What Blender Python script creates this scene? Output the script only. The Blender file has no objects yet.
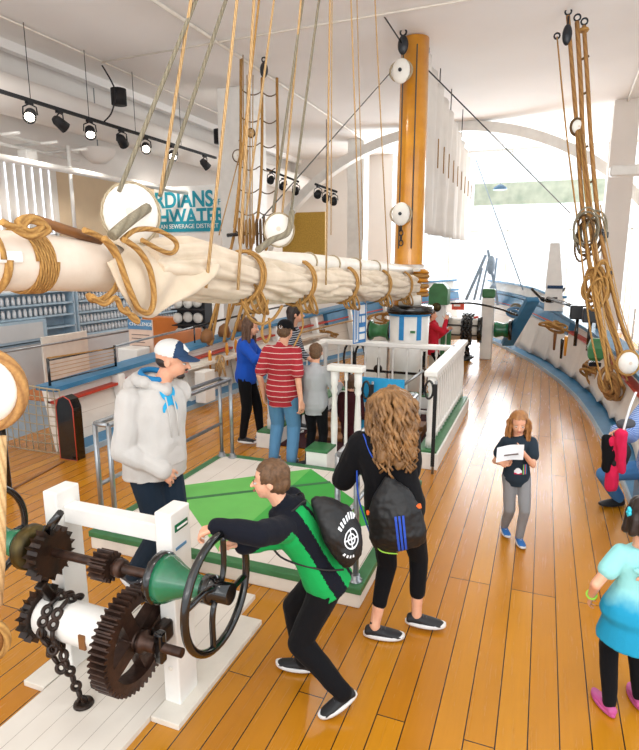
import bpy, bmesh, math, random
from mathutils import Vector, Matrix, noise, Quaternion
random.seed(7)
V=Vector; pi=math.pi
sc=bpy.context.scene; COL=sc.collection
# ---------------------------------------------------------------- camera numbers
FPX=570.0; CX,CY=319.5,375.0; CAMH=2.4
PITCH=math.atan(115/FPX); YAW=math.atan(226/math.hypot(FPX,115))
def ray(px,py):
    a=(px-CX)/FPX; b=(CY-py)/FPX; cp,sp=math.cos(PITCH),math.sin(PITCH)
    y=cp+b*sp; z=-sp+b*cp; c,s=math.cos(YAW),math.sin(YAW)
    return V((a*c-y*s, a*s+y*c, z))
def at(px,py,Y=None,z=None,X=None):
    d=ray(px,py)
    t=(z-CAMH)/d.z if z is not None else (Y/d.y if Y is not None else X/d.x)
    return V((0,0,CAMH))+d*t
cam=bpy.data.cameras.new('camera'); cam.sensor_fit='HORIZONTAL'; cam.sensor_width=36; cam.lens=36*FPX/639
cam.clip_end=200
co=bpy.data.objects.new('camera',cam); COL.objects.link(co)
co.location=(0,0,CAMH); co.rotation_euler=(pi/2-PITCH,0,YAW); sc.camera=co
# ---------------------------------------------------------------- materials
def lin(h):
    h=h.lstrip('#'); o=[]
    for i in (0,2,4):
        v=int(h[i:i+2],16)/255; o.append(v/12.92 if v<.04045 else ((v+.055)/1.055)**2.4)
    return (*o,1)
MATS={}
class NT:
    def __init__(s,name):
        s.m=bpy.data.materials.new(name); s.m.use_nodes=True; s.t=s.m.node_tree
        s.b=s.t.nodes['Principled BSDF']
    def n(s,typ,**k):
        x=s.t.nodes.new(typ)
        for a,b in k.items(): setattr(x,a,b)
        return x
    def l(s,a,b): s.t.links.new(a,b)
    def math(s,op,a,b=None,c=None):
        x=s.n('ShaderNodeMath',operation=op)
        for i,v in enumerate((a,b,c)):
            if v is None: continue
            if isinstance(v,(int,float)): x.inputs[i].default_value=v
            else: s.l(v,x.inputs[i])
        return x.outputs[0]
    def mix(s,f,a,b,blend='MIX'):
        x=s.n('ShaderNodeMix',data_type='RGBA',blend_type=blend)
        for i,v in ((0,f),(6,a),(7,b)):
            if isinstance(v,(int,float,tuple)): x.inputs[i].default_value=v
            else: s.l(v,x.inputs[i])
        return x.outputs[2]
    def obj(s):
        return s.n('ShaderNodeTexCoord').outputs['Object']
    def noise(s,scale,detail=3,vec=None,rough=.5):
        x=s.n('ShaderNodeTexNoise'); x.inputs['Scale'].default_value=scale; x.inputs['Detail'].default_value=detail
        x.inputs['Roughness'].default_value=rough
        s.l(vec if vec is not None else s.obj(),x.inputs['Vector']); return x.outputs['Fac']
    def bump(s,h,strength=.3,dist=.01):
        x=s.n('ShaderNodeBump'); x.inputs['Strength'].default_value=strength; x.inputs['Distance'].default_value=dist
        s.l(h,x.inputs['Height']); s.l(x.outputs[0],s.b.inputs['Normal'])
    def col(s,c): 
        if isinstance(c,tuple): s.b.inputs['Base Color'].default_value=c
        else: s.l(c,s.b.inputs['Base Color'])
    def set(s,**k):
        for a,b in k.items(): s.b.inputs[a.replace('_',' ')].default_value=b
def pm(name,hexc,rough=.5,metal=0,var=.12,scale=12,bump=.1,bs=60,coat=0,spec=.5,alt=None,fuzz=0):
    if name in MATS: return MATS[name]
    n=NT(name); c=lin(hexc); d=lin(alt) if alt else tuple(x*(1-var*2.2) for x in c[:3])+(1,)
    f=n.noise(scale,4)
    r=n.n('ShaderNodeMapRange'); r.inputs[1].default_value=.35; r.inputs[2].default_value=.75
    n.l(f,r.inputs[0]); n.col(n.mix(r.outputs[0],c,d))
    n.set(Roughness=rough,Metallic=metal); n.b.inputs['Coat Weight'].default_value=coat
    n.b.inputs['Specular IOR Level'].default_value=spec
    if fuzz: n.b.inputs['Sheen Weight'].default_value=fuzz
    if bump: n.bump(n.noise(bs,3),bump,.004)
    MATS[name]=n.m; return n.m
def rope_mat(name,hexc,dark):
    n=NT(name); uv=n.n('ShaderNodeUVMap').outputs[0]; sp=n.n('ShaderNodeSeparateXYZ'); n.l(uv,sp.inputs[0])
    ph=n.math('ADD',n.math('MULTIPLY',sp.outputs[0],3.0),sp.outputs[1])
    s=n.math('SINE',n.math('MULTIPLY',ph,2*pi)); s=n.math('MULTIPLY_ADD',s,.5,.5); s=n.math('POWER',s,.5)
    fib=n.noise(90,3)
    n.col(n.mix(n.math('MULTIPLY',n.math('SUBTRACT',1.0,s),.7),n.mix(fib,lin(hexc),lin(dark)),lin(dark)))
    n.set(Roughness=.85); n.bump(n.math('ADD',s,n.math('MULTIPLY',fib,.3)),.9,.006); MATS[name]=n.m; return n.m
def stripe_mat(name,a,b,axis,period,width,rough=.8,off=0):
    n=NT(name); sp=n.n('ShaderNodeSeparateXYZ'); n.l(n.obj(),sp.inputs[0])
    f=n.math('FRACT',n.math('ADD',n.math('DIVIDE',sp.outputs[axis],period),off+50))
    n.col(n.mix(n.math('LESS_THAN',f,width),lin(a),lin(b))); n.set(Roughness=rough); n.bump(n.noise(40),.3,.004)
    MATS[name]=n.m; return n.m
def M(k): return MATS[k]
pm('white_paint','#f1efea',.42,var=.05,scale=5,bump=.15,bs=25)
pm('off_white_paint','#e9e2d6',.5,var=.08,scale=4,bump=.2,bs=20)
pm('pale_wall','#ece6e0',.8,var=.02,scale=1.5,bump=.05)
pm('ceiling_paint','#f1eeeb',.85,var=.02,scale=.8,bump=.05)
pm('tan_wall','#d9c2a2',.8,var=.05,scale=2)
pm('grey_wall','#c3c6c8',.7,var=.04,scale=3)
pm('blue_paint','#3d83b0',.4,var=.12,scale=5)
pm('bright_blue','#2a8fd0',.4,var=.05)
pm('glare_hazed_blue','#9db3c8',.6,var=.08)  # slate blue made paler, haze of the window glare painted into the colour
pm('slate_blue','#5e8db4',.5,var=.1,scale=4)
pm('red_paint','#c5402c',.45,var=.08)
pm('green_enamel','#17714c',.25,var=.15,scale=9,coat=.4,bump=.08)
pm('dark_green','#3c7a4a',.45,var=.12,scale=8)
pm('platform_green','#3fae45',.55,var=.08,scale=3)
pm('platform_green_light','#6cc25c',.55,var=.08,scale=3)
pm('black_iron','#1b1613',.32,metal=.35,var=.3,scale=14,alt='#3c2518',bump=.35,bs=50)
pm('rusty_iron','#4a342a',.42,metal=.5,var=.3,scale=18,alt='#251a16',bump=.4,bs=45)
pm('gloss_black','#0c0c0e',.18,coat=.5,var=.1,bump=.05)
pm('matt_black','#15151a',.7,var=.2)
pm('steel','#a9aeb2',.32,metal=.85,var=.1,scale=20)
pm('brass','#54461f',.35,metal=.6,var=.2,alt='#241f15')
pm('varnished_wood','#e39c2a',.28,var=.2,scale=3,alt='#c98019',coat=.5)
pm('brown_wood','#8a5a2c',.5,var=.25,scale=6)
pm('pin_wood','#b07a35',.5,var=.2,scale=8)
pm('canvas','#dccbb4',.9,var=.07,scale=5,alt='#c8b69c',bump=.35,bs=120,fuzz=.2)
pm('canvas_white','#eeeae4',.9,var=.04,scale=3,bump=.3,bs=90)
pm('spar_paint','#e6dacb',.5,var=.1,scale=6,alt='#d8c6b4',bump=.2,bs=30)
pm('block_white','#f3efe6',.45,var=.05,scale=8)
pm('block_black','#20242a',.35,var=.1)
pm('skin','#e3ad8e',.5,var=.05,scale=20,bump=.04,alt='#d99a7c')
pm('lips','#b5625a',.45,var=.05); pm('eye_white','#c9bdb4',.2,var=.01,bump=0); pm('iris','#2c3a42',.15,var=.05,bump=0)
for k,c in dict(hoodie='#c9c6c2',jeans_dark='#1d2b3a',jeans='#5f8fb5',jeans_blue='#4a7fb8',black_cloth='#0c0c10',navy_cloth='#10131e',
    green_cloth='#18a252',grey_cloth='#a9abae',blue_cloth='#1c4fb4',dark_tee='#26323d',legging_grey='#8b8c8f',maroon='#3a1218',pink='#d1234f',teal_blue='#2a7fb8',red_cloth='#c8283c').items():
    pm(k,c,.88,var=.035,scale=9,bump=.5,bs=130,fuzz=.03,spec=.2)
pm('cap_navy','#1f3f63',.8,var=.08); pm('cap_white','#e9e9e6',.85,var=.05,bs=200,bump=.6); pm('logo_cyan','#1ba4d8',.7,var=.02)
pm('hair_brown','#5a3c26',.5,var=.25,scale=60,alt='#3a2415',bump=.6,bs=90)
pm('hair_dark','#2a1a12',.45,var=.25,scale=60,bump=.6,bs=90)
pm('hair_short','#6b4c31',.6,var=.25,scale=70,bump=.6,bs=120)
pm('hair_light','#a9743f',.5,var=.25,scale=40,alt='#7c4f28',bump=.5,bs=80)
pm('hair_curly','#9a7145',.5,var=.3,scale=14,alt='#513519',bump=.5,bs=90)
pm('bag_black','#0e0f12',.55,var=.15,scale=20,bump=.5,bs=30); pm('strap_blue','#1f4fc0',.6,var=.05); pm('orange','#ef6a24',.6,var=.03); pm('lime','#9fdc4a',.5,var=.03)
pm('shoe_black','#1c1d21',.6,var=.15,bs=150); pm('shoe_blue','#2368b0',.6,var=.1); pm('shoe_pink','#c9589a',.55,var=.12); pm('sole_white','#e6e6e6',.5,var=.05); pm('shoe_grey','#4a4a50',.6)
pm('paper','#e9edf2',.7,var=.03,bump=0); pm('sign_blue','#1f9ad0',.5,var=.03,bump=0); pm('sign_teal','#1b98b0',.5,var=.02,bump=0); pm('sign_white','#f4f4f2',.6,var=.02,bump=0)
pm('sign_text_blue','#3a86c8',.5,bump=0); pm('panel_pink','#e7c9b6',.6,var=.03,bump=0); pm('text_dark','#6b5a56',.6,bump=0)
pm('gold_panel','#c9a044',.4,metal=.4,var=.15,scale=30); pm('red_sign','#e5523a',.5,bump=0)
pm('orange_floor','#cf7a35',.4,var=.1,scale=2); pm('gallery_grey','#8d9aa6',.45,var=.08,scale=2)
pm('case_blue','#9fb6c6',.4,var=.05); pm('pale_display','#efeeee',.4,var=.04); pm('olive_floor','#8a8468',.5,var=.05)
pm('greenish_valance','#c7d6c9',.8,var=.1,scale=3,alt='#9fb5a8'); pm('belt','#2a1c14',.5); pm('ponytail_clip','#35c6dd',.4)
pm('brass_hook','#30343a',.4,metal=.6)
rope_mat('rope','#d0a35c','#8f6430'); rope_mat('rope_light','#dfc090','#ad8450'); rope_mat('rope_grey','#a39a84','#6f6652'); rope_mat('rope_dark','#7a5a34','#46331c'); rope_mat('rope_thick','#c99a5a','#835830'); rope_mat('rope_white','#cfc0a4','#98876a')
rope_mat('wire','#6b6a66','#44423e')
stripe_mat('red_stripes','#a51f2b','#d9b9b4',2,.062,.13); stripe_mat('navy_stripes','#20222c','#b9bcc4',2,.03,.35); stripe_mat('blue_stripes','#5d7fc0','#a9bce0',2,.014,.4)
stripe_mat('hull_planks','#f0e9df','#cfc3b6',2,.2,.035,rough=.45)
# deck
def deck():
    n=NT('deck_planks'); o=n.obj(); sp=n.n('ShaderNodeSeparateXYZ'); n.l(o,sp.inputs[0])
    cb=n.n('ShaderNodeCombineXYZ'); n.l(sp.outputs[1],cb.inputs[0]); n.l(n.math('ADD',sp.outputs[0],-.0900+.1525*200),cb.inputs[1])
    br=n.n('ShaderNodeTexBrick'); n.l(cb.outputs[0],br.inputs['Vector'])
    br.offset=.37; br.offset_frequency=3; br.squash=1
    for k,v in (('Scale',1),('Mortar Size',.0035),('Mortar Smooth',.1),('Bias',0),('Brick Width',4.1),('Row Height',.1525)): br.inputs[k].default_value=v
    br.inputs['Color1'].default_value=lin('#ca8a18'); br.inputs['Color2'].default_value=lin('#ae6c0e'); br.inputs['Mortar'].default_value=lin('#2a1a0e')
    mp=n.n('ShaderNodeMapping'); mp.inputs['Scale'].default_value=(26,1.3,1); n.l(o,mp.inputs[0])
    g=n.noise(1.6,5,mp.outputs[0],.6); blot=n.noise(1.1,3)
    c=n.mix(n.math('MULTIPLY',g,.55),br.outputs['Color'],lin('#8d5508'),'MIX')
    c=n.mix(n.math('MULTIPLY',blot,.35),c,lin('#dc9526'))
    c=n.mix(br.outputs['Fac'],c,lin('#2a1a0e'))
    n.col(c); r=n.math('MULTIPLY_ADD',g,.12,.2); n.l(r,n.b.inputs['Roughness']); n.b.inputs['Coat Weight'].default_value=.25; n.b.inputs['Coat Roughness'].default_value=.18
    n.bump(n.math('SUBTRACT',n.math('MULTIPLY',g,.1),br.outputs['Fac']),.35,.004); MATS['deck']=n.m
deck()
def wplanks(name,c1,c2,mort,axis,row):
    n=NT(name); sp=n.n('ShaderNodeSeparateXYZ'); n.l(n.obj(),sp.inputs[0]); f=n.math('FRACT',n.math('ADD',n.math('DIVIDE',sp.outputs[axis],row),40))
    s=n.math('LESS_THAN',f,.022); n.col(n.mix(s,n.mix(n.noise(5),lin(c1),lin(c2)),lin(mort))); n.set(Roughness=.45); n.bump(n.math('SUBTRACT',1.0,s),.4,.003); MATS[name]=n.m
wplanks('white_planks','#e8e2d8','#d8cfc4','#9a8d80',0,.12)
wplanks('platform_planks','#eae3da','#dcd2c6','#a99a8c',0,.22)
def dipdye():
    n=NT('dip_dyed'); sp=n.n('ShaderNodeSeparateXYZ'); n.l(n.obj(),sp.inputs[0])
    z=n.math('ADD',sp.outputs[2],n.math('MULTIPLY',n.noise(9,3),.16)); r=n.n('ShaderNodeMapRange'); r.inputs[1].default_value=.84; r.inputs[2].default_value=.73; n.l(z,r.inputs[0])
    n.col(n.mix(r.outputs[0],lin('#92d6d8'),lin('#0d93bd'))); n.set(Roughness=.85); n.bump(n.noise(90),.3,.004); MATS['dip_dyed']=n.m
dipdye()
def glass():
    n=NT('window_glass'); n.set(Roughness=.02,IOR=1.45); n.b.inputs['Transmission Weight'].default_value=1; n.col((1,1,1,1))
    # thin architectural pane: mostly transparent with a clear reflection
    t=n.n('ShaderNodeBsdfTransparent'); g=n.n('ShaderNodeBsdfGlossy'); g.inputs['Roughness'].default_value=.03; mx=n.n('ShaderNodeMixShader'); mx.inputs[0].default_value=.08
    n.l(t.outputs[0],mx.inputs[1]); n.l(g.outputs[0],mx.inputs[2]); n.l(mx.outputs[0],n.t.nodes['Material Output'].inputs[0]); MATS['glass']=n.m
glass()
def emis(name,c,s):
    n=NT(name); n.b.inputs['Emission Color'].default_value=lin(c); n.b.inputs['Emission Strength'].default_value=s; n.col(lin(c)); MATS[name]=n.m
emis('daylight_pane','#eef3ff',1.3)
emis('lamp_glow','#fff3e0',14)
# ---------------------------------------------------------------- mesh helpers
def link(o,parent=None):
    COL.objects.link(o)
    if parent is not None: o.parent=parent
    return o
def tag(o,label=None,cat=None,group=None,kind=None):
    if label: o['label']=label
    if cat: o['category']=cat
    if group: o['group']=group
    if kind: o['kind']=kind
    return o
def thing(name,label,cat,loc=(0,0,0),group=None):
    o=bpy.data.objects.new(name,None); o.empty_display_size=.1; COL.objects.link(o); o.location=loc
    return tag(o,label,cat,group)
def copy_tree(o,parent=None,loc=None,label=None,rz=None):
    c=o.copy(); COL.objects.link(c)
    if parent is not None: c.parent=parent
    if loc is not None: c.location=loc
    if label: c['label']=label
    if rz is not None: c.rotation_euler.z=rz
    for ch in list(o.children): copy_tree(ch,c)
    return c
def frame(d):
    d=d.normalized(); a=V((0,0,1)) if abs(d.z)<.92 else V((1,0,0))
    s=d.cross(a).normalized(); return s,s.cross(d).normalized()
class MB:
    def __init__(s): s.bm=bmesh.new(); s.uv=s.bm.loops.layers.uv.new('UVMap'); s.mi=0
    def face(s,vs,uvs=None,smooth=False):
        try: f=s.bm.faces.new(vs)
        except ValueError: return None
        f.material_index=s.mi; f.smooth=smooth
        if uvs:
            for l,u in zip(f.loops,uvs): l[s.uv].uv=u
        return f
    def box(s,c,size,rot=None,bevel=0):
        t=bmesh.new(); bmesh.ops.create_cube(t,size=1)
        bmesh.ops.scale(t,vec=size,verts=t.verts)
        if bevel: bmesh.ops.bevel(t,geom=t.edges,offset=bevel,segments=2,affect='EDGES',profile=.5)
        m=Matrix.Translation(c)
        if rot is not None: m=m@(rot.to_4x4())
        s.merge(t,m); return s
    def b2(s,x0,x1,y0,y1,z0,z1,bevel=0): return s.box(V(((x0+x1)/2,(y0+y1)/2,(z0+z1)/2)),(abs(x1-x0),abs(y1-y0),abs(z1-z0)),bevel=bevel)
    def bar(s,a,b,w,h,bevel=0,up=None):
        a,b=V(a),V(b); d=(b-a); L=d.length; d.normalize()
        u=V(up) if up is not None else (V((0,0,1)) if abs(d.z)<.92 else V((0,1,0)))
        x=d.cross(u).normalized(); u=x.cross(d).normalized()
        R=Matrix((x,d,u)).transposed(); return s.box((a+b)/2,(w,L,h),R,bevel)
    def merge(s,t,m=None,smooth=False):
        vm={}
        for v in t.verts: vm[v]=s.bm.verts.new(m@v.co if m is not None else v.co)
        for f in t.faces:
            g=s.face([vm[v] for v in f.verts]); 
            if g: g.smooth=f.smooth or smooth
        t.free()
    def rings(s,R,closed=False,caps=True,vs=None,smooth=True):
        """R list of rings (lists of points)"""
        vr=[[s.bm.verts.new(p) for p in r] for r in R]; n=len(R[0]); k=len(R)
        if vs is None: vs=[i*.1 for i in range(k+1)]
        for i in range(k if closed else k-1):
            a,b=vr[i],vr[(i+1)%k]
            for j in range(n):
                j2=(j+1)%n
                s.face([a[j],a[j2],b[j2],b[j]],[(j/n,vs[i]),((j+1)/n,vs[i]),((j+1)/n,vs[i+1]),(j/n,vs[i+1])],smooth)
        if caps and not closed:
            s.face(vr[0][::-1]); s.face(vr[-1])
        return s
    def tube(s,pts,r,n=8,closed=False,pitch=1.0,flat=None):
        pts=[V(p) for p in pts]; k=len(pts); R=[]; L=0; vs=[0]
        rr=r if isinstance(r,(list,tuple)) else [r]*k
        nrm=None
        for i,p in enumerate(pts):
            if closed: d=pts[(i+1)%k]-pts[i-1]
            else: d=pts[min(i+1,k-1)]-pts[max(i-1,0)]
            d.normalize()
            if nrm is None: nrm=frame(d)[0]
            nrm=(nrm-d*nrm.dot(d)).normalized(); b=d.cross(nrm)
            fl=flat or 1
            R.append([p+(nrm*math.cos(a)+b*math.sin(a)*fl)*rr[i] for a in [2*pi*j/n for j in range(n)]])
            if i: L+=(pts[i]-pts[i-1]).length/(2*pi*rr[i])*pitch; vs.append(L)
        vs.append(L+.5)
        return s.rings(R,closed,True,vs)
    def cyl(s,a,b,r,r2=None,n=16,smooth=True):
        a,b=V(a),V(b); x,y=frame(b-a); r2=r if r2 is None else r2
        R=[[p+(x*math.cos(t)+y*math.sin(t))*q for t in [2*pi*j/n for j in range(n)]] for p,q in ((a,r),(b,r2))]
        return s.rings(R,smooth=smooth)
    def lathe(s,o,ax,prof,n=20):
        """prof list (dist along ax, radius)"""
        o,ax=V(o),V(ax).normalized(); x,y=frame(ax)
        return s.rings([[o+ax*d+(x*math.cos(t)+y*math.sin(t))*max(r,.0005) for t in [2*pi*j/n for j in range(n)]] for d,r in prof])
    def ring(s,c,ax,R,r,n=32,m=8,a0=0,a1=2*pi,ry=None):
        c,ax=V(c),V(ax); x,y=frame(ax); full=abs(a1-a0-2*pi)<1e-6; k=n if full else n+1
        return s.tube([c+x*math.cos(a0+(a1-a0)*i/n)*R+y*math.sin(a0+(a1-a0)*i/n)*(ry or R) for i in range(k)],r,m,closed=full)
    def sphere(s,c,r,m=None,seg=16,rg=10):
        t=bmesh.new(); bmesh.ops.create_uvsphere(t,u_segments=seg,v_segments=rg,radius=1)
        r=(r,r,r) if isinstance(r,(int,float)) else r
        mm=Matrix.Translation(c)@((m.to_4x4()) if m is not None else Matrix())@Matrix.Diagonal((*r,1)); s.merge(t,mm,True); return s
    def prism(s,pts,d):
        """polygon points (3D) extruded by d"""
        a=[s.bm.verts.new(V(p)) for p in pts]; b=[s.bm.verts.new(V(p)+V(d)) for p in pts]; n=len(a)
        s.face(a[::-1]); s.face(b)
        for i in range(n): s.face([a[i],a[(i+1)%n],b[(i+1)%n],b[i]])
        return s
    def build(s,name,mat,parent=None,label=None,cat=None,group=None,kind=None,world=True):
        bmesh.ops.recalc_face_normals(s.bm,faces=s.bm.faces)
        me=bpy.data.meshes.new(name)
        if parent is not None and world:
            off=V((0,0,0)); p=parent
            while p is not None: off+=p.location; p=p.parent
            bmesh.ops.translate(s.bm,vec=-off,verts=s.bm.verts)
        o=bpy.data.objects.new(name,me)
        if parent is None and s.bm.verts:
            n=len(s.bm.verts); c=V((0,0,0)); zz=min(v.co.z for v in s.bm.verts)
            for v in s.bm.verts: c+=v.co
            c/=n; c.z=zz
            if world=='keep': c=V((0,0,0))
            bmesh.ops.translate(s.bm,vec=-c,verts=s.bm.verts); o.location=c
        s.bm.to_mesh(me); s.bm.free()
        for m in (mat if isinstance(mat,(list,tuple)) else [mat]): me.materials.append(MATS[m] if isinstance(m,str) else m)
        link(o,parent); return tag(o,label,cat,group,kind)
def sag(a,b,d=0,n=8):
    a,b=V(a),V(b); return [a.lerp(b,i/n)+V((0,0,-4*d*(i/n)*(1-i/n))) for i in range(n+1)]
def spl(P,n=6):
    P=[V(p) for p in P]; o=[]
    for i in range(len(P)-1):
        p0=P[max(i-1,0)];p1=P[i];p2=P[i+1];p3=P[min(i+2,len(P)-1)]
        for j in range(n):
            t=j/n; o.append(.5*((2*p1)+(p2-p0)*t+(2*p0-5*p1+4*p2-p3)*t*t+(3*p1-p0-3*p2+p3)*t**3))
    o.append(P[-1]); return o
def lerpt(T,y):
    if y<=T[0][0]: return T[0][1]
    for (a,u),(b,v) in zip(T,T[1:]):
        if y<=b: return u+(v-u)*(y-a)/(b-a)
    return T[-1][1]
def text(s,size,mat,parent,name,loc,rx=pi/2,rz=0,depth=.004,align='CENTER',bold=0,label=None,sx=1,font=None):
    cu=bpy.data.curves.new(name,'FONT'); cu.body=s; cu.size=size; cu.extrude=depth; cu.align_x=align; cu.align_y='CENTER'; cu.offset=bold
    t=bpy.data.objects.new(name+'_tmp',cu); COL.objects.link(t); bpy.context.view_layer.update()
    me=bpy.data.meshes.new_from_object(t.evaluated_get(bpy.context.evaluated_depsgraph_get())); bpy.data.objects.remove(t)
    me.transform(Matrix.Rotation(rz,4,'Z')@Matrix.Rotation(rx,4,'X')@Matrix.Diagonal((sx,1,1,1)))
    off=V((0,0,0)); p=parent
    while p is not None: off+=p.location; p=p.parent
    o=bpy.data.objects.new(name,me); me.materials.clear(); me.materials.append(MATS[mat]); link(o,parent); o.location=V(loc)-off
    if label: o['label']=label
    return o
# ================================================================ SETTING
CEIL=6.1; XL=-9.3; XR=2.7; YW=21.5
def S(mb,name,mat): return mb.build(name,mat,kind='structure',world='keep')
S(MB().b2(-6.6,XR,-3,YW,-.12,0),'floor','deck')
S(MB().b2(-14,-6.6,-3,YW,-.12,-.002),'floor','gallery_grey')
S(MB().b2(-14,XR+.2,-3,YW+.3,CEIL,CEIL+.2),'ceiling','ceiling_paint')
S(MB().b2(XL-.2,XL,-1,YW,0,CEIL),'wall_left','pale_wall')
m=MB(); m.b2(XL,-8.9,4,13.5,0,.84); S(m,'trim_1','grey_wall')
S(MB().b2(XL,-5.3,YW-.6,YW-.4,0,CEIL),'wall_far','pale_wall')
m=MB(); m.b2(XR,XR+.2,9,17.2,0,CEIL); m.b2(XR,XR+.2,17.2,YW,0,CEIL); S(m,'wall_right','pale_wall')
ca,cb=at(601,250,Y=16),at(626,250,Y=16); S(MB().b2(ca.x,cb.x,16,16.6,0,CEIL),'trim_2','pale_wall')
S(MB().b2(-14,XL-.2,9,9.2,0,CEIL),'wall_back','tan_wall')
m=MB(); m.b2(XL,XL+.03,9.25,12.5,2.6,4.15); S(m,'trim_3','tan_wall')
# bow window wall: mullions and panes, daylight beyond
m=MB(); 
for x in (-5.3,-3.3,-1.3,.7,2.55): m.b2(x-.02,x+.02,YW,YW+.1,0,CEIL)
for z in (.1,3.4,CEIL-.08): m.b2(-5.3,XR,YW,YW+.1,z-.02,z+.02)
fr=S(m,'window_1','white_paint')
MB().b2(-5.3,XR,YW+.06,YW+.075,.05,CEIL).build('pane','glass',fr,world=True)
# side window with vertical blinds
w=S(MB().b2(XL,XL+.05,6.2,9.15,2.85,2.92).b2(XL,XL+.05,6.2,9.15,4.15,4.25).b2(XL,XL+.05,9.1,9.2,2.85,4.25),'window_2','white_paint')
MB().b2(XL,XL+.02,6.2,9.1,2.9,4.2).build('pane','daylight_pane',w)
t=thing('vertical_blind','white vertical slat blind covering the gallery side window','blind',(XL+.1,7.7,2.9))
for i in range(15):
    y=6.3+i*.2; R=Matrix.Rotation(.3,3,'Z')
    MB().box((XL+.12,y,3.55),(.012,.22,1.25),R).build('slat','canvas_white',t)
MB().b2(XL+.06,XL+.17,6.2,9.15,4.18,4.24).build('head_rail','white_paint',t)
# columns of the hall
for i,(x,y,wd) in enumerate(((-6.62,12.2,.8),(-5.75,18.2,.55))):
    S(MB().b2(x-wd/2,x+wd/2,y-wd/2,y+wd/2,0,CEIL,.02),'trim_%d'%(4+i),'white_paint')
# arch across the bow
pts=[V((-2.75+6.4*math.cos(a),17,6.0*math.sin(a))) for a in [pi*i/48 for i in range(49)]]
m=MB()
R=[]
for i,p in enumerate(pts):
    a=pi*i/48; o=V((math.cos(a),0,math.sin(a)))
    R.append([p+o*.13+V((0,-.16,0)),p+o*.13+V((0,.16,0)),p-o*.13+V((0,.16,0)),p-o*.13+V((0,-.16,0))])
R=[r for r in R if -9.25<r[0].x<2.68 and r[0].z<6.12 and r[0].z>1]
m.rings(R,smooth=False); S(m,'trim_6','white_paint')
# ceiling beams and conduits
m=MB(); m.b2(-9.0,-8.85,-2,YW-.6,CEIL-.16,CEIL); S(m,'trim_7','ceiling_paint')
for i,(a,b,r) in enumerate((((-8.05,3,6.06),(-8.05,16,6.06),.018),((-8.05,9.4,6.05),(2.6,9.1,6.05),.016),((-5.5,4,6.05),(-5.5,20,6.05),.03),((1.2,6,6.05),(1.6,18,6.05),.02))):
    tag(MB().cyl(a,b,r,n=8).build('conduit','off_white_paint'),['thin pipe running along the ceiling above the spotlight track','thin pipe crossing the ceiling from side to side','white sprinkler pipe along the ceiling over the boom','faint cable run on the ceiling by the right hand shrouds'][i],'pipe')
# ducts and pipes of the left gallery
m=MB(); P=[(y,.32+(.006 if k%2 else 0)) for k,y in enumerate([i*.5 for i in range(0,40)])]
m.lathe((-8.55,1,5.1),(0,1,0),P,28); m.build('air_duct','pale_wall',label='long white round air duct under the ceiling of the left gallery',cat='duct')
MB().cyl((-8.3,2,4.02),(-8.3,16,4.02),.06,n=14).build('rail_pipe','white_paint',label='long white pipe hung below the air duct in the left gallery',cat='pipe')
t=thing('ceiling_truss','white hanging frame of small pipes above the blind','frame',(-8.6,7,4.3))
m=MB(); 
for z in (4.3,4.45): m.cyl((-8.6,4,z),(-8.6,9.2,z),.03,n=8)
m.build('long_pipe','white_paint',t)
for y in (6.8,7.5,8.3,9.0): MB().cyl((-9.2,y,4.45),(-8.2,y,4.45),.025,n=8).build('cross_pipe','white_paint',t)
for y in (7.2,8.0): MB().b2(-8.72,-8.5,y-.12,y+.12,4.12,4.28,.02).build('clamp','white_paint',t)
MB().cyl((-8.5,8.85,3.0),(-8.5,8.85,4.5),.035,n=10).build('hanging_post','white_paint',label='white vertical post beside the blind, below the hanging pipe frame',cat='post')
MB().lathe((-8.2,10.0,5.75),(0,0,-1),[(0,.02),(0,.15),(.3,.15),(.3,.02)]).build('ceiling_speaker','matt_black',label='black cylinder downlight under the ceiling over the spotlight track',cat='lamp')
MB().lathe((-8.2,13.9,5.75),(0,0,-1),[(0,.02),(0,.17),(.34,.17),(.34,.02)]).build('ceiling_speaker','matt_black',label='farther black cylinder downlight, above the far end of the track',cat='lamp')
# spotlight tracks
def make_spot(loc,d,on):
    t=thing('spotlight','x','spotlight',loc,'track spotlights')
    o=V(loc); MB().b2(o.x-.03,o.x+.03,o.y-.06,o.y+.06,o.z-.04,o.z).build('adapter','matt_black',t)
    c=o+V((0,0,-.2)); d=V(d).normalized(); s=d.cross(V((0,0,1))).normalized()
    MB().tube([o+V((0,0,-.03)),o+s*.1+V((0,0,-.08)),c+s*.11],.012,6).tube([o+V((0,0,-.03)),o-s*.1+V((0,0,-.08)),c-s*.11],.012,6).build('yoke','matt_black',t)
    MB().lathe(c-d*.13,d,[(0,.02),(0,.05),(.06,.085),(.25,.1),(.25,.088),(.2,.08),(.2,.01)]).build('lamp_head','matt_black',t)
    MB().lathe(c+d*.085,d,[(0,.001),(0,.075),(.012,.07),(.02,.001)]).build('lens','lamp_glow' if on else 'block_black',t,label='glowing lens' if on else None)
    return t
t=thing('lighting_track','long black spotlight track hanging along the left gallery','track',(-8,9,4.95))
MB().b2(-8.03,-7.97,4,13.3,4.92,4.97).build('rail','matt_black',t)
for y in (5.5,7.6,8.9,10.2,11.8): MB().cyl((-8,y,4.96),(-8,y,6.1),.006,n=5).build('suspension_wire','matt_black',t)
MB().tube(spl([(-8.05,9.4,6.0),(-7.95,9.6,5.6),(-7.97,9.5,5.2),(-8,9.3,4.98)]),.015,6).build('power_cable','matt_black',t)
names=['second','third','fourth','fifth','sixth','seventh']
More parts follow.
